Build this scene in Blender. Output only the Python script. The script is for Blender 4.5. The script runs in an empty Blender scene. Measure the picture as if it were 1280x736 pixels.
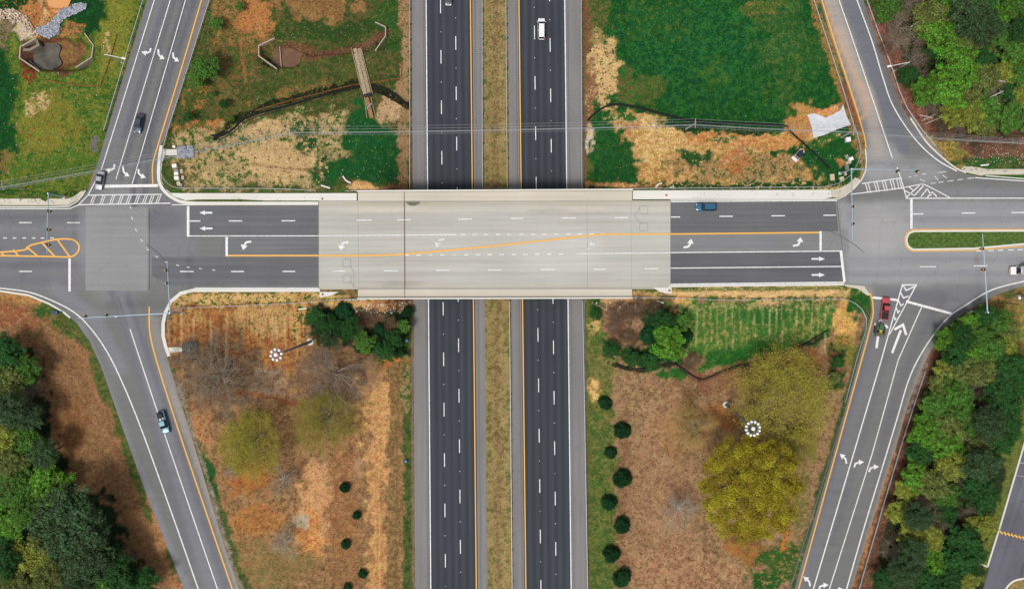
import bpy, bmesh, math, random
import numpy as np
from mathutils import Vector, Matrix
random.seed(7); RNG = np.random.default_rng(11)
C = bpy.context.scene.collection
SC = bpy.context.scene
# ------------------------------------------------------------------ camera
K, H, ZH = 0.19, 190.0, -7.0          # metres per photo pixel at bridge level, camera height, motorway level
cam = bpy.data.objects.new('camera', bpy.data.cameras.new('camera')); C.objects.link(cam)
cam.location = (0, 0, H); cam.data.lens = 28.125; cam.data.sensor_width = 36; cam.data.clip_end = 3000; cam.data.clip_start = 1
SC.camera = cam
# ------------------------------------------------------------------ world, sun, exposure
w = bpy.data.worlds.new('World'); SC.world = w; w.use_nodes = True
nt = w.node_tree; nt.nodes.clear()
sky = nt.nodes.new('ShaderNodeTexSky'); sky.sky_type = 'NISHITA'; sky.sun_disc = False
SUN_EL, SUN_AZ = 63.0, 222.0           # azimuth clockwise from north (+Y)
sky.sun_elevation = math.radians(SUN_EL); sky.sun_rotation = math.radians(SUN_AZ)
sky.dust_density = 2.5; sky.air_density = 1.0
bg = nt.nodes.new('ShaderNodeBackground'); bg.inputs[1].default_value = 0.10
ow = nt.nodes.new('ShaderNodeOutputWorld')
hs = nt.nodes.new('ShaderNodeHueSaturation'); hs.inputs['Saturation'].default_value = 0.28
nt.links.new(sky.outputs[0], hs.inputs['Color']); nt.links.new(hs.outputs[0], bg.inputs[0]); nt.links.new(bg.outputs[0], ow.inputs[0])
sd = bpy.data.lights.new('sun', 'SUN'); sd.energy = 2.0; sd.angle = math.radians(14); sd.color = (1.0, 0.955, 0.89)
so = bpy.data.objects.new('sun', sd); C.objects.link(so)
a, e = math.radians(SUN_AZ), math.radians(SUN_EL)
sv = Vector((math.sin(a)*math.cos(e), math.cos(a)*math.cos(e), math.sin(e)))
so.rotation_euler = sv.to_track_quat('Z', 'Y').to_euler(); so.location = sv*100
SC.view_settings.view_transform = 'Standard'; SC.view_settings.look = 'None'
SC.view_settings.exposure = 0.79; SC.view_settings.gamma = 1.0
GAIN = 1.6
# ------------------------------------------------------------------ helpers
def lin(c, g=GAIN):
    o = []
    for v in c[:3]:
        v /= 255.0
        o.append((v/12.92 if v <= 0.04045 else ((v+0.055)/1.055)**2.4)/g)
    return tuple(o)
def P(u, v, z=0.0):
    f = K*(H-z)/H
    return Vector(((u-640)*f, (368-v)*f, z))
def UV(x, y, z):
    f = K*(H-z)/H
    return x/f+640, 368-y/f

def mat(name, col, rough=0.8, metal=0.0, var=0.12, scale=3.0, bump=0.0, spec=0.3, raw=False, island=False):
    m = bpy.data.materials.new(name); m.use_nodes = True; n = m.node_tree.nodes; L = m.node_tree.links
    b = n['Principled BSDF']; b.inputs['Roughness'].default_value = rough; b.inputs['Metallic'].default_value = metal
    b.inputs['Specular IOR Level'].default_value = spec
    c = col if raw else lin(col)
    tc = n.new('ShaderNodeTexCoord'); nz = n.new('ShaderNodeTexNoise'); nz.inputs['Scale'].default_value = scale
    nz.inputs['Detail'].default_value = 6; nz.inputs['Roughness'].default_value = 0.65
    L.new(tc.outputs['Object'], nz.inputs['Vector'])
    mr = n.new('ShaderNodeMapRange'); mr.inputs[1].default_value = 0.3; mr.inputs[2].default_value = 0.7
    mr.inputs[3].default_value = 1-var*1.5; mr.inputs[4].default_value = 1+var
    L.new(nz.outputs[0], mr.inputs[0])
    hv = n.new('ShaderNodeHueSaturation'); hv.inputs['Color'].default_value = (*c, 1)
    if island:
        g = n.new('ShaderNodeNewGeometry'); r2 = n.new('ShaderNodeMapRange'); r2.inputs[3].default_value = 1-island; r2.inputs[4].default_value = 1+island
        L.new(g.outputs['Random Per Island'], r2.inputs[0])
        mm = n.new('ShaderNodeMath'); mm.operation = 'MULTIPLY'; L.new(mr.outputs[0], mm.inputs[0]); L.new(r2.outputs[0], mm.inputs[1]); L.new(mm.outputs[0], hv.inputs['Value'])
    else:
        L.new(mr.outputs[0], hv.inputs['Value'])
    L.new(hv.outputs[0], b.inputs['Base Color'])
    if bump:
        bp = n.new('ShaderNodeBump'); bp.inputs['Strength'].default_value = bump; bp.inputs['Distance'].default_value = 0.1
        L.new(nz.outputs[0], bp.inputs['Height']); L.new(bp.outputs[0], b.inputs['Normal'])
    return m

def pave_mat(name, col, ang=0.0, streak=0.12, grain=0.10, stripe=0.0, period=1.83, phase=0.0, crack=0.0, attr=False, blotch=0.10, rough=0.9):
    """asphalt or concrete: aggregate grain, wear streaks along the driving direction, broad blotches, optional cracks"""
    m = bpy.data.materials.new(name); m.use_nodes = True; n = m.node_tree.nodes; L = m.node_tree.links
    b = n['Principled BSDF']; b.inputs['Roughness'].default_value = rough; b.inputs['Specular IOR Level'].default_value = 0.25
    tc = n.new('ShaderNodeTexCoord')
    def noise(scale, sc3=(1, 1, 1), det=4, rot=0):
        mp = n.new('ShaderNodeMapping'); mp.vector_type = 'POINT'; mp.inputs['Scale'].default_value = sc3
        v = tc.outputs['Object']
        if rot:
            mr_ = n.new('ShaderNodeVectorRotate'); mr_.rotation_type = 'Z_AXIS'; mr_.inputs['Angle'].default_value = -rot
            L.new(v, mr_.inputs['Vector']); v = mr_.outputs[0]
        L.new(v, mp.inputs['Vector'])
        t = n.new('ShaderNodeTexNoise'); t.inputs['Scale'].default_value = scale; t.inputs['Detail'].default_value = det
        L.new(mp.outputs[0], t.inputs['Vector']); return t.outputs[0]
    def rng(s, lo, hi, a0=0.3, a1=0.7):
        r = n.new('ShaderNodeMapRange'); r.inputs[1].default_value = a0; r.inputs[2].default_value = a1
        r.inputs[3].default_value = lo; r.inputs[4].default_value = hi; L.new(s, r.inputs[0]); return r.outputs[0]
    def mul(p, q):
        k = n.new('ShaderNodeMath'); k.operation = 'MULTIPLY'; L.new(p, k.inputs[0]); L.new(q, k.inputs[1]); return k.outputs[0]
    g = noise(7, det=8); val = rng(g, 1-grain, 1+grain)
    val = mul(val, rng(noise(0.06, det=5), 1-blotch, 1+blotch))
    val = mul(val, rng(noise(1.0, (0.02, 1.1, 1), 3, ang or 1e-6), 1-streak, 1+streak))
    val = mul(val, rng(noise(1.0, (0.1, 3.2, 1), 3, ang or 1e-6), 1-streak*0.5, 1+streak*0.5))
    if stripe:
        sp = n.new('ShaderNodeSeparateXYZ'); L.new(tc.outputs['Object'], sp.inputs[0])
        k = n.new('ShaderNodeMath'); k.operation = 'MULTIPLY_ADD'; k.inputs[1].default_value = 0.0088; L.new(sp.outputs['Y'], k.inputs[0]); L.new(sp.outputs['X'], k.inputs[2])
        k1 = n.new('ShaderNodeMath'); k1.operation = 'MULTIPLY_ADD'; k1.inputs[1].default_value = 2*math.pi/period; k1.inputs[2].default_value = phase; L.new(k.outputs[0], k1.inputs[0])
        k2 = n.new('ShaderNodeMath'); k2.operation = 'SINE'; L.new(k1.outputs[0], k2.inputs[0])
        val = mul(val, rng(k2.outputs[0], 1-stripe, 1+stripe, -1, 1))
    if crack:
        vo = n.new('ShaderNodeTexVoronoi'); vo.feature = 'DISTANCE_TO_EDGE'; vo.inputs['Scale'].default_value = 0.14
        wn = n.new('ShaderNodeTexNoise'); wn.inputs['Scale'].default_value = 0.6; wn.inputs['Detail'].default_value = 6; L.new(tc.outputs['Object'], wn.inputs['Vector'])
        ad = n.new('ShaderNodeMixRGB'); ad.blend_type = 'LINEAR_LIGHT'; ad.inputs[0].default_value = 0.9; L.new(tc.outputs['Object'], ad.inputs[1]); L.new(wn.outputs['Color'], ad.inputs[2])
        L.new(ad.outputs[0], vo.inputs['Vector'])
        val = mul(val, rng(vo.outputs[0], 1-crack, 1.0, 0.0, 0.012))
    hv = n.new('ShaderNodeHueSaturation')
    if attr:
        at = n.new('ShaderNodeAttribute'); at.attribute_name = 'ca'; L.new(at.outputs['Color'], hv.inputs['Color'])
    else: hv.inputs['Color'].default_value = (*lin(col), 1)
    L.new(val, hv.inputs['Value']); L.new(hv.outputs[0], b.inputs['Base Color'])
    bp = n.new('ShaderNodeBump'); bp.inputs['Strength'].default_value = 0.25; bp.inputs['Distance'].default_value = 0.03
    L.new(g, bp.inputs['Height']); L.new(bp.outputs[0], b.inputs['Normal'])
    return m

def paint_mat(name, col, wear=0.3):
    m = bpy.data.materials.new(name); m.use_nodes = True; n = m.node_tree.nodes; L = m.node_tree.links
    b = n['Principled BSDF']; b.inputs['Roughness'].default_value = 0.7
    tc = n.new('ShaderNodeTexCoord'); nz = n.new('ShaderNodeTexNoise'); nz.inputs['Scale'].default_value = 2.2; nz.inputs['Detail'].default_value = 8
    L.new(tc.outputs['Object'], nz.inputs['Vector'])
    mr = n.new('ShaderNodeMapRange'); mr.inputs[1].default_value = 0.46; mr.inputs[2].default_value = 0.7; mr.inputs[3].default_value = 0.04; mr.inputs[4].default_value = min(1, wear*1.3)
    L.new(nz.outputs[0], mr.inputs[0])
    mx = n.new('ShaderNodeMixRGB'); mx.inputs[1].default_value = (*lin(col), 1); mx.inputs[2].default_value = (*lin((125, 125, 128)), 1)
    L.new(mr.outputs[0], mx.inputs[0]); L.new(mx.outputs[0], b.inputs['Base Color'])
    return m

def mesh_np(name, V, F, m=None, smooth=False):
    """V (n,3); F list of equal-size faces as array (m,k)"""
    me = bpy.data.meshes.new(name); V = np.asarray(V, dtype=np.float32); F = np.asarray(F, dtype=np.int32)
    k = F.shape[1]
    me.vertices.add(len(V)); me.vertices.foreach_set('co', V.ravel())
    me.loops.add(F.size); me.loops.foreach_set('vertex_index', F.ravel())
    me.polygons.add(len(F)); me.polygons.foreach_set('loop_start', np.arange(0, F.size, k, dtype=np.int32))
    try: me.polygons.foreach_set('loop_total', np.full(len(F), k, dtype=np.int32))
    except Exception: pass
    me.polygons.foreach_set('use_smooth', np.full(len(F), smooth, dtype=bool))
    me.update(calc_edges=True)
    if m: me.materials.append(m)
    return me
def tag(o, label=None, cat=None, group=None, kind=None):
    if label:
        k = len(label.split()); assert 4 <= k <= 16, label
        o['label'] = label
    if cat: o['category'] = cat
    if group: o['group'] = group
    if kind: o['kind'] = kind
    return o
def link(name, me, parent=None):
    o = bpy.data.objects.new(name, me); C.objects.link(o)
    if parent: o.parent = parent
    return o
def empty(name, loc, rz=0, label=None, cat=None, group=None):
    o = bpy.data.objects.new(name, None); C.objects.link(o); o.location = loc; o.rotation_euler = (0, 0, rz); o.empty_display_size = 0.3
    return tag(o, label, cat, group)

class MB:
    """mesh collector"""
    def __init__(s): s.bm = bmesh.new()
    def box(s, c, d, rz=0.0, bev=0.0, rot=None):
        r = bmesh.ops.create_cube(s.bm, size=1)
        M = Matrix.Translation(Vector(c)) @ (rot if rot else Matrix.Rotation(rz, 4, 'Z')) @ Matrix.Diagonal((*d, 1))
        bmesh.ops.transform(s.bm, matrix=M, verts=r['verts'])
        if bev:
            ed = list({e_ for v_ in r['verts'] for e_ in v_.link_edges})
            bmesh.ops.bevel(s.bm, geom=ed, offset=bev, segments=2, affect='EDGES')
        return s
    def tube(s, a, b, r0, r1=None, seg=8, caps=True):
        a, b = Vector(a), Vector(b); d = b-a
        if d.length < 1e-6: return s
        r = bmesh.ops.create_cone(s.bm, cap_ends=caps, segments=seg, radius1=r0, radius2=r0 if r1 is None else r1, depth=d.length)
        M = Matrix.Translation((a+b)/2) @ d.to_track_quat('Z', 'Y').to_matrix().to_4x4()
        bmesh.ops.transform(s.bm, matrix=M, verts=r['verts']); return s
    def path(s, pts, r, seg=6):
        for p, q in zip(pts, pts[1:]): s.tube(p, q, r, r, seg)
        return s
    def ball(s, c, r, sub=2, sc=(1, 1, 1)):
        q = bmesh.ops.create_icosphere(s.bm, subdivisions=sub, radius=r)
        bmesh.ops.transform(s.bm, matrix=Matrix.Translation(Vector(c)) @ Matrix.Diagonal((*sc, 1)), verts=q['verts']); return s
    def poly(s, pts, z, th=0.0):
        vs = [s.bm.verts.new((p[0], p[1], z)) for p in pts]
        f = s.bm.faces.new(vs)
        f.normal_update()
        if f.normal.z < 0: f.normal_flip()
        if th:
            r = bmesh.ops.extrude_face_region(s.bm, geom=[f]); nv = [g for g in r['geom'] if isinstance(g, bmesh.types.BMVert)]
            bmesh.ops.translate(s.bm, verts=vs, vec=(0, 0, -th))
        return s
    def quad(s, pts):
        s.bm.faces.new([s.bm.verts.new(p) for p in pts]); return s
    def build(s, name, m, parent=None, smooth=False, z0=None):
        bmesh.ops.recalc_face_normals(s.bm, faces=s.bm.faces[:]) if z0 is None else None
        me = bpy.data.meshes.new(name); s.bm.to_mesh(me); s.bm.free()
        if smooth: me.polygons.foreach_set('use_smooth', [True]*len(me.polygons))
        me.materials.append(m); return link(name, me, parent)

def ribbon2d(pts, wd, closed=False):
    """left and right offset points of a polyline"""
    p = np.array(pts, float); n = len(p)
    out = []
    for i in range(n):
        d0 = p[i]-p[i-1] if (i > 0 or closed) else p[i+1]-p[i]
        d1 = p[(i+1) % n]-p[i] if (i < n-1 or closed) else p[i]-p[i-1]
        d0 = d0/(np.linalg.norm(d0)+1e-9); d1 = d1/(np.linalg.norm(d1)+1e-9)
        t = d0+d1; t = t/(np.linalg.norm(t)+1e-9); nn = np.array([-t[1], t[0]])
        k = 1/max(0.5, float(np.dot(nn, np.array([-d1[1], d1[0]]))))
        out.append((p[i]+nn*wd/2*k, p[i]-nn*wd/2*k))
    return out
def smooth(pts, n=6):
    """Catmull-Rom through points"""
    p = [np.array(q, float) for q in pts]; p = [2*p[0]-p[1]]+p+[2*p[-1]-p[-2]]; out = []
    for i in range(1, len(p)-2):
        for k in range(n):
            t = k/n; a_, b_, c_, d_ = p[i-1], p[i], p[i+1], p[i+2]
            out.append(0.5*((2*b_)+(c_-a_)*t+(2*a_-5*b_+4*c_-d_)*t*t+(3*b_-a_-3*c_+d_)*t**3))
    out.append(p[-2]); return [tuple(q) for q in out]
def resample(pts, step):
    p = np.array(pts, float); seg = np.linalg.norm(np.diff(p, axis=0), axis=1); s = np.r_[0, np.cumsum(seg)]
    n = max(1, int(round(s[-1]/step))); t = np.linspace(0, s[-1], n+1)
    return np.stack([np.interp(t, s, p[:, i]) for i in range(p.shape[1])], 1)

# value noise for heights and blends
_NG = RNG.random((256, 256))
def vnoise(x, y, s):
    x = np.asarray(x)/s+1000.3; y = np.asarray(y)/s+1000.7
    xi = np.floor(x).astype(int); yi = np.floor(y).astype(int); fx = x-xi; fy = y-yi
    fx = fx*fx*(3-2*fx); fy = fy*fy*(3-2*fy)
    g = lambda i, j: _NG[(xi+i) % 256, (yi+j) % 256]
    return (g(0, 0)*(1-fx)+g(1, 0)*fx)*(1-fy)+(g(0, 1)*(1-fx)+g(1, 1)*fx)*fy
def fbm(x, y, s, o=4):
    r = 0; a_ = 1; t = 0
    for i in range(o):
        r = r+a_*vnoise(x+17.1*i, y-9.3*i, s/2**i); t += a_; a_ *= 0.55
    return r/t
def seg_dist(X, Y, pts, closed):
    p = list(pts); d = np.full(X.shape, 1e18)
    n = len(p); m_ = n if closed else n-1
    for i in range(m_):
        ax, ay = p[i][0], p[i][1]; bx, by = p[(i+1) % n][0], p[(i+1) % n][1]
        dx, dy = bx-ax, by-ay; L2 = dx*dx+dy*dy+1e-12
        t = np.clip(((X-ax)*dx+(Y-ay)*dy)/L2, 0, 1)
        d = np.minimum(d, (X-ax-t*dx)**2+(Y-ay-t*dy)**2)
    return np.sqrt(d)
def inside(X, Y, pts):
    r = np.zeros(X.shape, bool); n = len(pts); j = n-1
    for i in range(n):
        xi, yi = pts[i][0], pts[i][1]; xj, yj = pts[j][0], pts[j][1]
        if yi != yj:
            r ^= ((yi > Y) != (yj > Y)) & (X < (xj-xi)*(Y-yi)/(yj-yi)+xi)
        j = i
    return r
def sdist(X, Y, pts):
    d = seg_dist(X, Y, pts, True); return np.where(inside(X, Y, pts), -d, d)

# ------------------------------------------------------------------ plan (photo pixels at bridge level)
WEST = [(-2500, 259.5), (86, 259.5), (97, 254), (104, 246), (110, 238), (121, 208), (143, 133), (184, 0), (954, -2500),
        (1033, -2500), (263, 0), (232, 95), (209, 165), (201, 183), (197.6, 199.6), (196.3, 216), (197.6, 230), (204, 241.5), (214, 249), (226, 254.5), (245, 256.5), (398, 256.5),
        (398, 361), (241, 361), (225, 365), (212, 376), (205, 390), (202, 404), (202, 422), (207, 440), (216, 470), (244, 560), (281, 684), (299, 736), (1019, 2800),
        (952, 2800), (230, 736), (180, 609), (153, 534), (128, 462), (112, 426), (96, 404), (78, 387), (60, 377), (35, 367), (0, 361.5), (-2500, 361.5)]
EAST = [(838, 251.5), (1046, 250.3), (1056, 245.5), (1068, 236), (1077, 226), (1083, 213), (1084, 200), (1082, 182), (1078, 166), (1062, 115), (1041.5, 54), (1024.5, 0), (244, -2500),
        (299, -2500), (1079, 0), (1095, 45), (1109, 82), (1126, 130), (1137, 150), (1156, 178), (1175, 197), (1193, 211), (1207, 217.5), (1225, 221), (1280, 225), (3800, 225),
        (3800, 357.4), (1280, 357.4), (1248, 367.5), (1221, 382.5), (1194, 399), (1180, 414), (1167, 433), (1155, 455), (1146, 477), (1135, 505), (1124, 545), (1109, 592), (1064, 736), (464, 2800),
        (405, 2800), (993, 736), (1049, 540), (1083, 415), (1089, 388), (1088, 370), (1080, 359), (1068, 356.5), (1056, 356.2), (838, 358)]
LOT = [(1283, 545), (1251, 657), (1229, 736), (900, 1900), (3800, 1900), (3800, 545)]
BR_S = [(398, 241), (838, 239), (838, 372), (398, 372)]
def hl(u0, u1, v): return u0+(u1-u0)*v/736.0
def HP(u0, u1, v): return P(hl(u0, u1, v), v, ZH)
def w2(pts): return [(P(*q).x, P(*q).y) for q in pts]
W_W, E_W, L_W, B_W = w2(WEST), w2(EAST), w2(LOT), w2(BR_S)
HW = [(HP(512.5, 517, -3000).x, HP(0, 0, -3000).y), (HP(728.5, 736, -3000).x, HP(0, 0, -3000).y), (HP(728.5, 736, 3500).x, HP(0, 0, 3500).y), (HP(512.5, 517, 3500).x, HP(0, 0, 3500).y)]
ISLAND = [(1283, 0)]
def inner_mask(X, Y):
    u, v = X/K+640, 368-Y/K
    l = np.interp(v, [-2500, 0, 183, 230, 256, 360, 400, 440, 560, 736, 2800], [1033, 263, 201, 198, 240, 240, 202, 207, 244, 299, 1019])
    r = np.interp(v, [-2500, 0, 115, 200, 250, 355, 415, 540, 736, 2800], [244, 1024, 1062, 1084, 1050, 1060, 1083, 1049, 993, 405])
    return (u > l) & (u < r)
# basins: u, v, ru, rv, angle, depth
BASINS = [(72, 68, 44, 21, 0, 2.2), (352, 72, 26, 15, 0, 1.6), (72, -4, 20, 16, 0, 1.0), (420, 62, 50, 5, -0.12, 0.8), (480, 48, 14, 7, -0.5, 0.8)]
def height(X, Y):
    X = np.asarray(X, float); Y = np.asarray(Y, float)
    dr = np.minimum(np.minimum(sdist(X, Y, W_W), sdist(X, Y, E_W)), np.minimum(sdist(X, Y, L_W), sdist(X, Y, B_W)))
    BA = w2([(425, 240), (474, 239), (474, 373), (425, 373)]); BB = w2([(766, 239), (815, 239), (815, 373), (766, 373)])
    dup = np.minimum(np.minimum(sdist(X, Y, W_W), sdist(X, Y, E_W)), np.minimum(sdist(X, Y, BA), sdist(X, Y, BB)))
    dh = sdist(X, Y, HW)
    inn = inner_mask(X, Y) | (dh < 6)
    a_ = np.maximum(dup-1.6, 0); b_ = np.maximum(dh, 0)
    t = a_/(a_+b_+1e-6)
    t = 0.5*t+0.5*t*t*(3-2*t)
    z = np.where(inn, ZH*t, 0.0)
    U = X/K+640; Vv = 368-Y/K
    for (u, v, ru, rv, an, dp) in BASINS:
        du, dv = U-u, Vv-v
        if dp and (u > 200): du, dv = U-(640+(u-640)*1.02), Vv-(368+(v-368)*1.02)
        p, q = du*math.cos(an)+dv*math.sin(an), -du*math.sin(an)+dv*math.cos(an)
        k = (np.abs(p/ru)**4+np.abs(q/rv)**4)**0.25
        z = z-dp*np.clip((1.05-k)/0.3, 0, 1)
    free = np.clip(np.minimum(dr, np.maximum(dh, 0))/5, 0, 1)
    z = z+free*((fbm(X, Y, 14, 3)-0.5)*0.9+(fbm(X, Y, 2.2, 3)-0.5)*0.28)
    z = np.where(dh <= 0, ZH-0.03, z)
    # medians sag a little between the carriageways
    mu = np.abs(X-np.interp(Y, [-80, 80], [P(623.5, 0, ZH).x, P(618, 0, ZH).x]))
    z = np.where((dh <= 0), ZH-0.03-0.35*np.clip((2.6-mu)/2, 0, 1), z)
    z = np.where(dr < 1.0, np.minimum(z, -0.03), z)
    z = np.where(dr < -0.9, np.minimum(z, -0.3), z)
    for cw in ([515.3, 519.5, 602.2, 608.5], [635.2, 641.5, 726.6, 734.3]):
        cp = [(HP(cw[0], cw[1], v).x, HP(0, 0, v).y) for v in (-3000, 3500)]+[(HP(cw[2], cw[3], v).x, HP(0, 0, v).y) for v in (3500, -3000)]
        z = np.where(sdist(X, Y, cp) < -0.7, ZH-0.3, z)
    return z
def hz(x, y): return float(height(np.array([x]), np.array([y]))[0])
def G(u, v, top=0.0):
    """ground point seen at photo pixel u,v (top: height of the seen feature above ground)"""
    z = 0.0
    for _ in range(4):
        p = P(u, v, z+top); z = hz(p.x, p.y)
    return Vector((p.x, p.y, z))

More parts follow.
